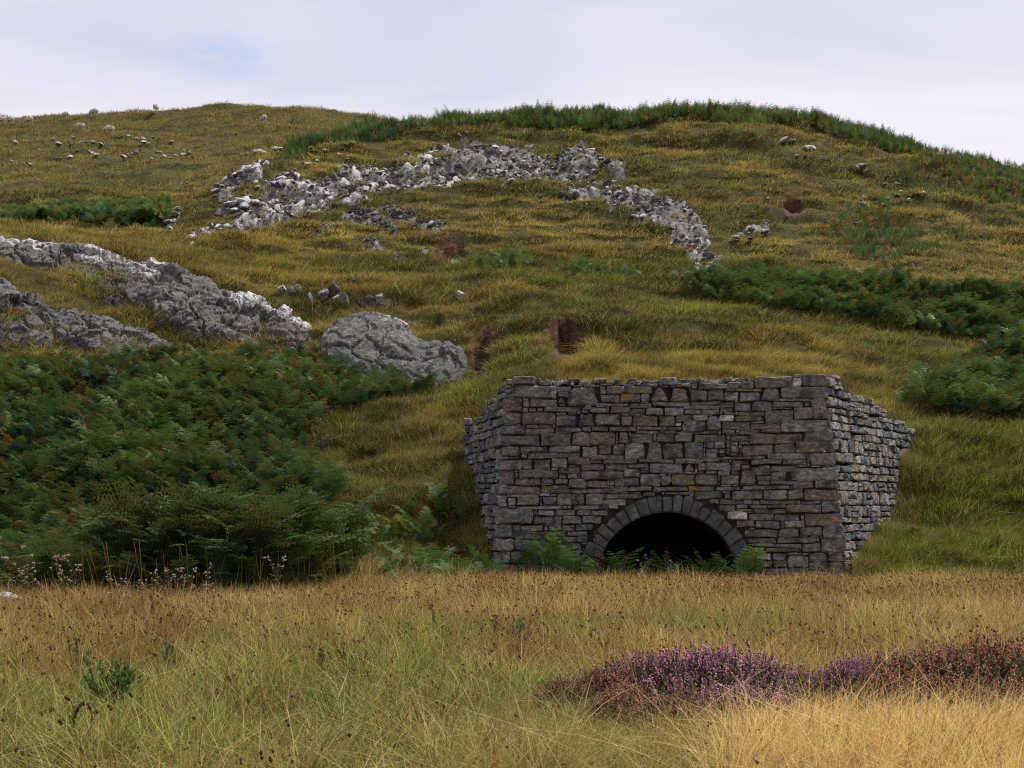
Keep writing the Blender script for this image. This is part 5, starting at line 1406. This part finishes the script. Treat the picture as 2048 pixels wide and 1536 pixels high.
# weeds, small ferns and rank grass on the bank between the bracken and the kiln
rq = np.random.default_rng(66); n = 520
Yq = rq.uniform(26.3, 33, n); pq = np.interp(Yq, [26.3, 30, 33], [830, 840, 850]) + rq.normal(0, 65, n); Xq = (pq - 1024) / F * Yq
k = (fbm(Xq * 0.9, Yq * 0.9, seed=111, octv=3) > np.interp(Yq, [26, 30, 33], [-0.3, 0.0, 0.22])) & ~in_kiln(Xq, Yq, -0.3); Xq, Yq = Xq[k], Yq[k]; n = len(Xq); s = rq.uniform(0.28, 0.62, n)
scatter('bank_ferns', 'low fresh green ferns on the bank between the bracken and the kiln', np.stack([Xq, Yq, height(Xq, Yq) - 0.03], -1), np.stack([rq.normal(0, .15, n), rq.normal(0, .15, n), rq.uniform(0, 6.3, n)], -1), np.stack([s, s, s], -1), rq.integers(0, 7, n),
        lerp3((0.050, 0.105, 0.028), (0.13, 0.19, 0.035), rq.random(n) ** 2), T_FERN, 'fern')
X, Y, r = sample_fan(9000, 27.5, 42, seed=67)
p_ = col_of(X, Y); k = (p_ > 640) & (p_ < 985) & (bracken_zone(X, Y) < 0.6) & ~in_kiln(X, Y, -0.15) & (fbm(X * 0.6, Y * 0.9, seed=113, octv=3) > -0.05); X, Y = X[k], Y[k]
place('bank_grass', 'rank olive and bleached grass on the bank left of the kiln', X, Y, r, T_FINE, 0.4, 0.85, lerp3((0.10, 0.115, 0.022), (0.27, 0.20, 0.065), np.clip(fbm(X * 0.8, Y * 0.8, seed=115, octv=2) + 0.35, 0, 1)), cat='grass')

# low green weeds through the meadow
X, Y, r = sample_fan(1500, 7.5, 27, seed=71)
k = heath_clear(X, Y) & ~in_kiln(X, Y, -0.3) & (fbm(X * 0.5, Y * 0.5, seed=117, octv=3) > 0.0); X, Y = X[k], Y[k]
place('meadow_weeds', 'low green leafy weeds among the meadow grass', X, Y, r, T_SHORT, 0.9, 1.7, lerp3((0.060, 0.115, 0.022), (0.12, 0.21, 0.035), r.random(len(X))), hs=1.3, cat='weeds')
# ------------------------------------------------------------------ sheep
fl = Mat('fleece', 0.95, 0.1)
fo = fl.coord('Object'); fz = fl.sepv(fo)
c = fl.ramp(fl.noise(fo, 9, 4), [(0.3, (0.34, 0.29, 0.22)), (0.7, (0.54, 0.48, 0.39))])
fl.base(fl.mix(fl.ramp(fz[2], [(0.30, 0.6), (0.36, 0.0)]), c, (0.36, 0.31, 0.25)))
fl.bump(fl.noise(fo, 22, 3), 0.8, 0.03)
def sheep_mesh(head_down=True):
    V = [(-0.46, 0, .66, .17, .20), (-0.25, 0, .70, .25, .25), (0.0, 0, .69, .27, .27), (0.25, 0, .69, .24, .25), (0.42, 0, .70, .16, .19)]
    E = [(0, 1), (1, 2), (2, 3), (3, 4)]
    if head_down: hd = [(0.56, 0, .58, .11, .12), (0.66, 0, .40, .085, .09), (0.74, 0, .24, .07, .075), (0.79, 0, .13, .045, .05)]
    else: hd = [(0.54, 0, .82, .11, .12), (0.60, 0, .96, .085, .09), (0.70, 0, .97, .075, .075), (0.80, 0, .92, .045, .05)]
    for k, h in enumerate(hd): V.append(h); E.append((4 + k, 5 + k))
    hi = 4 + len(hd) - 2
    for s in (-1, 1):
        V.append((hd[1][0] + .02, s * .14, hd[1][2] + .03, .022, .03)); E.append((hi - 1, len(V) - 1))
    V.append((-0.56, 0, .60, .05, .06)); E.append((0, len(V) - 1)); V.append((-0.585, 0, .46, .03, .03)); E.append((len(V) - 2, len(V) - 1))
    for s in (-1, 1):
        b = len(V)
        V.extend([(-0.34, s * .13, .50, .11, .10), (-0.30, s * .13, .36, .06, .055), (-0.38, s * .13, .22, .036, .036), (-0.35, s * .13, .03, .036, .034)])
        E.extend([(1, b), (b, b + 1), (b + 1, b + 2), (b + 2, b + 3)])
        b = len(V)
        V.extend([(0.31, s * .12, .48, .09, .085), (0.32, s * .12, .30, .045, .045), (0.30, s * .12, .17, .034, .034), (0.31, s * .12, .03, .034, .032)])
        E.extend([(3, b), (b, b + 1), (b + 1, b + 2), (b + 2, b + 3)])
    me = bpy.data.meshes.new('sheep_cage'); me.from_pydata([v[:3] for v in V], E, [])
    o = bpy.data.objects.new('sheep_cage', me); col.objects.link(o)
    m = o.modifiers.new('s', 'SKIN'); m.use_smooth_shade = True
    for i, v in enumerate(V): me.skin_vertices[0].data[i].radius = (v[3], v[4])
    me.skin_vertices[0].data[2].use_root = True
    sb = o.modifiers.new('d', 'SUBSURF'); sb.levels = 2
    dg = bpy.context.evaluated_depsgraph_get()
    out = bpy.data.meshes.new_from_object(o.evaluated_get(dg))
    bpy.data.objects.remove(o); bpy.data.meshes.remove(me)
    out.name = 'sheep'; out.materials.clear(); out.materials.append(fl.m)
    for p_ in out.polygons: p_.material_index = 0
    return out
S_DOWN, S_UP = sheep_mesh(True), sheep_mesh(False)
SHEEP = [
 (5, 253, 0.2, S_UP, 'sheep half cut off by the left edge of the picture'),
 (20, 252, 2.9, S_DOWN, 'grazing sheep just right of the one cut off at the edge'),
 (58, 252, 2.8, S_DOWN, 'white sheep alone below the skyline, third sheep from the left'),
 (130, 242, 2.75, S_DOWN, 'sheep whose back just meets the skyline, left of the skyline sheep'),
 (188, 235, 2.9, S_DOWN, 'pale sheep standing dark bellied on the skyline, seen side on'),
 (312, 229, 1.35, S_UP, 'sheep seen end on upon the skyline, far to the right of its flock'),
 (160, 266, 3.3, S_DOWN, 'grazing sheep lower down the pasture, facing left, nearer the flock'),
 (219, 271, 3.5, S_DOWN, 'lowest grazing sheep, facing left, right above the scattered rocks'),
 (527, 250, 2.2, S_DOWN, 'sheep alone far right on the pasture, nearest the fern crest'),
]
for (a, b, rz, me, lab) in SHEEP:
    x, y, z = hit(a, b, 90)
    o = add_obj('sheep', me, None, (x, y, z + 0.12), (0, 0, rz), (0.85, 0.85, 0.85))
    tag(o, lab, 'sheep', 'sheep grazing the far hill')

# ------------------------------------------------------------------ single ferns round the kiln
def fern_thing(px, Y, n, size, mat, label, group, seed, a1=(0.9, 1.7), name='fern', wide=1.0):
    r = np.random.default_rng(seed)
    X = (px - 1024) / F * Y
    root = empty(name, (X, Y, float(height(X, Y)) - 0.02))
    tag(root, label, 'fern', group)
    for k in range(max(2, n - 1)):
        mb = MB(); az = r.uniform(-3.0, 0.0) if r.random() < 0.75 else r.uniform(0, 6.28)
        frond(mb, r.uniform(.25, .45) * size, r.uniform(.55, .8) * size, r.uniform(.18, .27) * size * wide, 8, r.uniform(0.05, 0.4), r.uniform(*a1), az, r, 8)
        add_obj('frond', mb.mesh('frond', [mat]), root)
    return root
sd_ = 900; FS = 1.3
for j_, (px, Y, n, s) in enumerate([(1032,29.2,3,.55),(1062,29.3,4,.7),(1085,29.0,4,.95),(1108,29.2,5,1.0),(1132,29.0,4,.9),(1160,29.2,4,.85),(1180,29.0,3,.75)]):
    sd_ += 1; fern_thing(px, Y + .25, n, s * FS, bk2.m, 'green fern before the kiln wall, ' + ORD[j_] + ' of seven left of the arch', 'ferns left of the kiln mouth', sd_)
for j_, (px, Y, n, s) in enumerate([(1215,29.3,4,.75),(1245,29.2,4,.85),(1270,29.0,3,.6),(1330,29.2,3,.75),(1352,29.0,3,.65),(1400,29.3,4,.75),(1425,29.2,4,.8),(1455,29.0,3,.7)]):
    sd_ += 1; fern_thing(px, Y + .25, n, s * FS, bk2.m, 'green fern against the dark kiln mouth, ' + ORD[j_] + ' of eight', 'ferns in the kiln mouth', sd_)
for j_, (px, Y, n, s) in enumerate([(1482,29.1,4,.75),(1500,29.3,4,.85),(1525,29.2,3,.6)]):
    sd_ += 1; fern_thing(px, Y + .25, n, s * FS, bk2.m, 'green fern at the right foot of the kiln arch, ' + ORD[j_] + ' of three', 'ferns right of the kiln mouth', sd_)
fern_thing(842, 31.9, 6, 0.62, bk3.m, 'rust brown withered fern on the bank between the bracken and the kiln', None, 941, (0.5, 1.4))
fern_thing(796, 31.4, 5, 0.62, bk4.m, 'yellow green fern on the bank just left of the rusty one', None, 942)
fern_thing(300, 29.2, 3, 1.15, bk4.m, 'orange yellow dying fern in the middle of the dark bracken', None, 943, (0.6, 1.2)).location.z += 0.35
for j_, (px, Y, n, s) in enumerate([(845,28.5,4,.75),(860,28.0,5,.85),(885,28.4,4,.8),(905,28.9,4,.7)]):
    sd_ += 1; fern_thing(px, Y, n, s * 1.15, bk2.m, 'fresh green fern between bracken and kiln, ' + ORD[j_] + ' of four', 'fresh ferns at the foot of the bank', sd_)
for j_, (px, Y, n, s) in enumerate([(940,29.0,5,.7),(965,29.2,4,.65),(990,29.0,4,.55)]):
    sd_ += 1; fern_thing(px, Y, n, s * 1.2, bk2.m, 'low green fern at the left kiln corner, ' + ORD[j_] + ' of three', 'ferns at the left corner of the kiln', sd_)

# ------------------------------------------------------------------ heather
hf = Mat('heather_foliage', 0.8, 0.2)
hq = hf.sep(hf.attr('cv'))
hf.base(hf.ramp(hq[1], [(0.0, (0.026, 0.034, 0.014)), (0.6, (0.065, 0.072, 0.022)), (1.0, (0.095, 0.062, 0.028))]))
hb = Mat('heather_blossom', 0.8, 0.2)
hq2 = hb.sep(hb.attr('cv')); 
hb.base(hb.mix(hq2[0], hb.ramp(hq2[1], [(0.0, (0.27, 0.09, 0.18)), (0.6, (0.52, 0.21, 0.38)), (1.0, (0.70, 0.37, 0.54))]), hb.ramp(hq2[1], [(0.0, (0.18, 0.055, 0.038)), (0.6, (0.38, 0.12, 0.075)), (1.0, (0.54, 0.22, 0.15))])))
def heather_meshes(seed, rusty, nsh=520):
    r = np.random.default_rng(seed); f, b = MB(), MB()
    for i in range(nsh):
        a = r.uniform(0, 6.283); q = math.sqrt(r.random())
        bx = 0.62 * q * np.array((math.cos(a), math.sin(a)))
        el = r.normal(0, 0.22)
        d = np.array((0.75 * q * math.cos(a) + r.normal(0, .16), 0.75 * q * math.sin(a) + r.normal(0, .16), 1.0)); d /= np.linalg.norm(d)
        h = (0.95 - 0.40 * q ** 2) * r.uniform(0.72, 1.12)
        h0 = 0.30 * h
        base = np.array((bx[0], bx[1], 0.0))
        tip = base + d * h
        p0 = base + d * h * 0.12
        t = np.linspace(0, 1, 4)[:, None]
        bend = np.array((r.normal(0, .05), r.normal(0, .05), 0))
        pts = p0 + (tip - p0) * t + bend * np.sin(np.pi * t)
        rv = r.random()
        f.tube(pts, np.array((.007, .006, .005, .004)), 3, (0, 0.9, 0, 1))
        m = 11
        for k in range(m):
            s_ = 0.3 + 0.7 * (k + r.random()) / m
            p = p0 + (tip - p0) * s_ + bend * math.sin(math.pi * s_)
            aa = r.uniform(0, 6.28); e = np.array((math.cos(aa), math.sin(aa), 0.8)) * r.uniform(.028, .055)
            w_ = np.array((-math.sin(aa), math.cos(aa), 0)) * .011
            f.add([p - w_, p + w_, p + e + w_ * .4, p + e - w_ * .4], q=[(0, 1, 2, 3)], c=(0, rv * 0.8, 0, 1))
        if r.random() < (0.66 if q < 0.62 else 0.25):
            rs_ = float(np.clip(r.normal(rusty, 0.25), 0, 1))
            for k in range(7):
                s_ = 0.80 + 0.24 * k / 7
                p = p0 + (tip - p0) * s_ + r.normal(0, 0.010, 3)
                b.blob(p, r.uniform(.011, .018), (rs_, np.clip(rv + r.normal(0, .2), 0, 1), 0, 1))
    return f.mesh('heather_foliage', [hf.m]), b.mesh('heather_blossom', [hb.m])
HM = [heather_meshes(61, 0.12), heather_meshes(62, 0.5), heather_meshes(63, 1.05)]
HLAB = {0: 'purple flowering heather bush', 1: 'heather bush with purple and faded blossom', 2: 'rust red faded heather bush'}
hk = [2, 1, 0, 0, 1, 1, 2, 0, 1, 1, 2, 2, 2, 2, 2, 0, 2, 2, 2]
for i, (hx, hy, hr) in enumerate(HEATH):
    k = hk[i]; left = col_of(hx, hy) < 1660
    root = empty('heather_bush', (hx, hy, float(height(hx, hy)) - 0.03), rr.uniform(0, 6.28))
    root.scale = (hr * 1.15, hr * 1.15, np.interp(hr, [.3, .66], [.40, .60]) * rr.uniform(.78, 1.25) * (0.97 if left else 1.05))
    same = sorted([j for j in range(len(HEATH)) if (col_of(HEATH[j][0], HEATH[j][1]) < 1660) == bool(left)], key=lambda j: HEATH[j][0])
    tag(root, HLAB[k] + ', ' + ORD[same.index(i)] + (' in the middle clump' if left else ' in the right hand clump'), 'heather', 'heather bushes in the middle of the meadow' if left else 'heather bushes at the right edge')
    add_obj('foliage', HM[k][0], root); add_obj('blossom', HM[k][1], root)

# ------------------------------------------------------------------ small shrubs, thistles, dead stalks
gs = Mat('gorse_green', 0.7, 0.2); gs.leafy(gs.ramp(gs.sep(gs.attr('cv'))[1], [(0.0, (0.030, 0.075, 0.020)), (1.0, (0.11, 0.19, 0.04))]), 0.2)
gy_ = Mat('yellow_leaf', 0.7, 0.2); gy_.leafy(gy_.ramp(gy_.sep(gy_.attr('cv'))[1], [(0.0, (0.24, 0.15, 0.012)), (1.0, (0.50, 0.36, 0.03))]), 0.3)
sm_ = Mat('plant_stem', 0.8, 0.2); sm_.base(sm_.ramp(sm_.noise(sm_.coord(), 20, 3), [(0.3, (0.05, 0.032, 0.018)), (0.7, (0.12, 0.085, 0.045))]))
def shrub(px, py, hgt, wid, mat, label, seed, nbr=16, group=None, name='gorse_shrub', cat='shrub'):
    r = np.random.default_rng(seed)
    Y = EYE * F / (py - HZ); X = (px - 1024) / F * Y
    root = empty(name, (X, Y, float(height(X, Y)) - 0.02)); tag(root, label, cat, group)
    st, lf = MB(), MB()
    for i in range(nbr):
        a = r.uniform(0, 6.28); q = r.random() ** 0.6
        tip = np.array((wid * q * math.cos(a), wid * q * math.sin(a), hgt * r.uniform(0.55, 1.0)))
        t = np.linspace(0, 1, 6)[:, None]
        pts = np.array((tip[0] * 0.15, tip[1] * 0.15, 0)) + tip * t ** np.array((1.3, 1.3, 1.0))
        st.tube(pts, np.linspace(.006, .002, 6), 3)
        rv = r.random()
        for k in range(46):
            s_ = r.uniform(0.22, 1.0); p = pts[0] + tip * np.array((s_ ** 1.3, s_ ** 1.3, s_))
            e = r.normal(0, 1, 3); e[2] = abs(e[2]) + 0.5; e /= np.linalg.norm(e); e *= r.uniform(.035, .075)
            w_ = np.cross(e, r.normal(0, 1, 3)); w_ /= np.linalg.norm(w_); w_ *= r.uniform(.005, .009)
            lf.add([p - w_, p + w_, p + e], t=[(0, 1, 2)], c=(0, np.clip(rv + r.normal(0, .25), 0, 1), 0, 1))
    add_obj('stems', st.mesh('stems', [sm_.m]), root); add_obj('leaves', lf.mesh('leaves', [mat]), root)
shrub(1035, 1322, 0.46, 0.16, gs.m, 'bright green gorse sprig above the left end of the heather', 71)
shrub(812, 1300, 0.38, 0.15, gs.m, 'rounded green gorse sprig beside the small yellow plant', 72)
shrub(750, 1302, 0.36, 0.13, gs.m, 'pale green gorse sprig, leftmost of the three in the middle meadow', 73, 9)
shrub(838, 1318, 0.48, 0.10, gy_.m, 'small plant with yellow leaves in the dry meadow grass', 74, 7, None, 'yellow_plant', 'plant')
shrub(222, 1448, 0.50, 0.19, gs.m, 'dark green bushy shrub in the grass of the left foreground', 75, 26)
shrub(265, 1420, 0.30, 0.16, gs.m, 'low green shrub at the right foot of the dark green one', 76, 12)
shrub(700, 1370, 0.34, 0.20, gs.m, 'spreading green shrub low in the grass left of the heather', 77, 14)
shrub(345, 1360, 0.36, 0.14, gs.m, 'loose green sprig in the brown grass of the left meadow', 78, 8)
shrub(150, 1370, 0.42, 0.13, gs.m, 'thin yellow green sprig farthest left in the meadow', 79, 7)
shrub(1626, 1255, 0.45, 0.14, gs.m, 'small green sprig among the rushes on the right', 80, 8)
shrub(1665, 1398, 0.24, 0.20, gy_.m, 'low golden patch of bilberry between the two heather clumps', 81, 22, None, 'bilberry_bush', 'plant')
tf = Mat('thistle_down', 0.9, 0.1); tf.base(tf.ramp(tf.sep(tf.attr('cv'))[1], [(0.0, (0.18, 0.13, 0.10)), (1.0, (0.42, 0.34, 0.29))]))
tp_ = Mat('thistle_purple', 0.9, 0.1); tp_.base((0.40, 0.22, 0.42))
tl = Mat('thistle_green', 0.8, 0.2); tl.leafy((0.085, 0.088, 0.035), 0.2)
def thistle_meshes(seed, hm):
    r = np.random.default_rng(seed); st, hd, lf = MB(), MB(), MB()
    tips = []
    def stem(p, d, L, rad, dep):
        t = np.linspace(0, 1, 5)[:, None]; bend = r.normal(0, .06, 3) * np.array((1, 1, 0)) * L
        pts = p + d * L * t + bend * t ** 2; st.tube(pts, np.linspace(rad, rad * .55, 5), 4)
        for k in range(int(6 * L / .4)):
            s_ = r.uniform(.1, .95); q = p + d * L * s_ + bend * s_ ** 2
            a = r.uniform(0, 6.28); e = np.array((math.cos(a), math.sin(a), .35)) * r.uniform(.05, .11); w_ = np.array((-math.sin(a), math.cos(a), 0)) * .014
            lf.add([q - w_, q + w_, q + e * .55 + w_ * 1.1, q + e, q + e * .55 - w_ * 1.1], t=[(0, 1, 2), (0, 2, 3), (0, 3, 4)], c=(0, r.random(), 0, 1))
        if dep == 0: tips.append(pts[-1]); return
        for k in range(r.integers(3, 5)):
            s_ = r.uniform(.55, 1.0); a = r.uniform(0, 6.28)
            dd = d + np.array((math.cos(a), math.sin(a), 0.2)) * r.uniform(.4, .7); dd /= np.linalg.norm(dd)
            stem(p + d * L * s_ + bend * s_ ** 2, dd, L * r.uniform(.28, .42), rad * .6, dep - 1)
    stem(np.zeros(3), np.array((r.normal(0, .06), r.normal(0, .06), 1.0)), .72, .0075, 1)
    for k in range(r.integers(2, 5)): tips.append(tips[r.integers(len(tips))] + r.normal(0, .035, 3))
    for p in tips:
        for k in range(5): hd.blob(p + r.normal(0, .009, 3), r.uniform(.008, .015), (0, r.random(), 0, 1))
    return st.mesh('thistle_stem', [sm_.m]), lf.mesh('thistle_leaf', [tl.m]), hd.mesh('thistle_head', [hm])
TH = [thistle_meshes(s, tf.m) for s in (1, 2, 3)]; THP = thistle_meshes(4, tp_.m)
TLIST = [(24, 21.0, 1.25, 0), (48, 21.0, 1.2, 1), (135, 21.0, 1.2, 2), (150, 21.0, 1.1, 0), (72, 20.5, 0.95, 1), (312, 21.0, 0.95, 2), (335, 21.0, 0.9, 0), (365, 21.0, 1.0, 1), (392, 21.0, 1.0, 2), (408, 21.0, 1.0, 0), (430, 20.0, 0.8, 1), (385, 19.5, 0.8, 2), (232, 18.0, 0.8, 0), (120, 20.0, 1.0, 2), (225, 21.0, 0.9, 1), (570, 22.0, 1.15, 2), (1285, 28.3, 0.85, 0), (1340, 28.2, 0.8, 1)]
TB = sorted([t[0] for t in TLIST if t[0] < 1000])
for (px, Y, s, k) in TLIST:
    x = (px - 1024) / F * Y; front_ = px > 1000
    s *= 0.85; root = empty('thistle', (x, Y, float(height(x, Y)) - 0.02), rr.uniform(0, 6)); root.scale = (s, s, s)
    tag(root, ('thistle with pale heads before the dark kiln mouth, ' + ('left' if px < 1300 else 'right') + ' of two') if front_ else ('pale fluffy thistle in the dry grass before the bracken, ' + ORD[TB.index(px)]), 'thistle', 'thistles before the kiln mouth' if front_ else 'thistles before the bracken')
    for me, nm in zip(TH[k], ('stem', 'leaves', 'heads')): add_obj(nm, me, root)
for (px, Y, s) in [(255,20.4,.8),(278,20.2,.8)]:
    x = (px - 1024) / F * Y
    s *= 0.85; root = empty('thistle', (x, Y, float(height(x, Y)) - 0.02), rr.uniform(0, 6)); root.scale = (s, s, s)
    tag(root, 'purple headed thistle in the brown grass on the left, ' + ('left' if px < 260 else 'right') + ' of two', 'thistle', 'purple thistles')
    for me, nm in zip(THP, ('stem', 'leaves', 'heads')): add_obj(nm, me, root)
dk_ = Mat('dead_stalk', 0.9, 0.1); dk_.base(dk_.ramp(dk_.noise(dk_.coord(), 14, 3), [(0.3, (0.020, 0.013, 0.010)), (0.7, (0.075, 0.045, 0.028))]))
def dock(px, Y, hgt, label, seed, seeds=60, group=None):
    r = np.random.default_rng(seed); x = (px - 1024) / F * Y
    root = empty('dead_stalk', (x, Y, float(height(x, Y)) - 0.02)); tag(root, label, 'dead stalk', group)
    st, hd = MB(), MB(); lean = np.array((r.normal(0, .07), r.normal(0, .07), 1)) * hgt
    t = np.linspace(0, 1, 7)[:, None]
    st.tube(lean * t, np.linspace(.008, .003, 7), 4)
    for k in range(6):
        s_ = r.uniform(.4, .9); a = r.uniform(0, 6.28); d = np.array((math.cos(a) * .3, math.sin(a) * .3, 1)); L = hgt * r.uniform(.12, .28)
        st.tube(lean * s_ + d * L * np.linspace(0, 1, 4)[:, None], np.linspace(.004, .002, 4), 3)
        for j in range(seeds // 10): hd.blob(lean * s_ + d * L * r.random() + r.normal(0, .012, 3), r.uniform(.009, .016))
    for j in range(seeds // 2): hd.blob(lean * r.uniform(.5, 1.0) + r.normal(0, .014, 3), r.uniform(.009, .017))
    add_obj('stem', st.mesh('stem', [dk_.m]), root); add_obj('seed_head', hd.mesh('seed_head', [dk_.m]), root)
for i, (px, Y, h) in enumerate([(1193,26.0,1.25),(1200,25.0,.9),(1333,27.0,.85),(1690,27.5,.9),(1707,26.5,.95),(1240,26.5,.8),(1300,26.2,.75)]):
    dock(px, Y, h * .9, 'dead dock stalk in the straw before the kiln, ' + ORD[sorted([1193,1200,1333,1690,1707,1240,1300]).index(px)] + ' of seven', 300 + i, group='dead stalks before the kiln')
dock(985, 16.5, .42, 'short dark dead stalk at the left tip of the heather', 320)
dock(868, 17.0, .50, 'short dead stalk in the straw grass right of the yellow plant', 321, 30)
dock(300, 18.0, .50, 'dead brown stalk in the grass of the left meadow', 322, 40)
dock(640, 13.0, .34, 'dark seed head above the grass in the near left meadow', 323, 40)
# bent withered thistle, close to the camera
r = np.random.default_rng(5); Yb = 9.2; xb = (140 - 1024) / F * Yb
root = empty('withered_thistle', (xb, Yb, 0.0)); tag(root, 'blackened withered thistle with its head bent over, in the left foreground', 'thistle')
st, hd = MB(), MB()
main = np.array([(0, 0, 0), (.0, 0, .12), (.01, .01, .24), (.035, .0, .33), (.075, 0, .385), (.115, .01, .37), (.135, .01, .31), (.13, .01, .24)])
st.tube(main, np.array((.010, .010, .0095, .009, .008, .0065, .005, .004)), 5)
for p0, p1 in [((.01, .01, .2), (-.12, .03, .34)), ((.03, 0, .32), (-.02, .02, .42)), ((.005, 0, .1), (.13, -.02, .2)), ((.0, 0, .06), (-.1, 0, .16)), ((.1, .01, .38), (.16, .02, .33))]:
    p0, p1 = np.array(p0), np.array(p1); t = np.linspace(0, 1, 5)[:, None]
    st.tube(p0 + (p1 - p0) * t + np.array((0, 0, .02)) * np.sin(np.pi * t), np.linspace(.005, .0025, 5), 4)
    for k in range(5): hd.blob(p1 + r.normal(0, .008, 3), r.uniform(.009, .015))
for k in range(26):
    s_ = r.uniform(.3, 1); i_ = s_ * 7; p = main[int(min(i_, 6))] + (main[int(min(i_, 6)) + 1] - main[int(min(i_, 6))]) * (i_ - int(min(i_, 6)))
    e = r.normal(0, .025, 3); w_ = r.normal(0, .006, 3)
    hd.add([p - w_, p + w_, p + e], t=[(0, 1, 2)]); hd.blob(p + e * .5, r.uniform(.005, .010))
add_obj('stem', st.mesh('stem', [dk_.m]), root); add_obj('withered_leaves', hd.mesh('withered_leaves', [dk_.m]), root)
# yellow bracken stalks standing in front of the mound
mb = MB(); mbs = []
for k in range(3):
    m_ = MB(); rq = np.random.default_rng(40 + k); t = np.linspace(0, 1, 6)[:, None]
    m_.tube(np.array((0, 0, 0)) + np.array((rq.normal(.12, .2), rq.normal(0, .1), 1.0)) * t + np.array((rq.normal(0, .06), 0, 0)) * np.sin(np.pi * t), np.linspace(.0075, .004, 6), 4)
    mbs.append(template('bracken_stalk', m_.mesh('bracken_stalk', [sy.m] if False else [sm_.m])))
ym = Mat('yellow_stalk', 0.6, 0.2); ym.base(ym.mix(ym.objrand(), (0.17, 0.125, 0.028), (0.10, 0.07, 0.02)))
for t_ in mbs: t_.data.materials.clear(); t_.data.materials.append(ym.m)
rq = np.random.default_rng(44); n = 150
pxs = rq.uniform(120, 760, n); Yq = np.interp(pxs, [0, 500, 640, 760], [22.2, 22.4, 23.8, 25.8]) + rq.uniform(-0.4, 0.6, n); Xq = (pxs - 1024) / F * Yq; sq = rq.uniform(.5, 1.1, n)
scatter('bracken_stalks', 'yellow bare stalks standing along the foot of the bracken', np.stack([Xq, Yq, height(Xq, Yq)], -1), np.stack([rq.normal(0, .12, n), rq.normal(0, .12, n), rq.normal(0, .8, n)], -1), np.stack([sq, sq, sq], -1), rq.integers(0, 3, n), np.ones((n, 3)), mbs, 'stalks')

for o in list(col.objects):
    if o.parent and o.name.split('.')[0] in ('heads', 'leaves', 'blossom', 'foliage', 'seed_head', 'withered_leaves', 'stems'): o['kind'] = 'stuff'
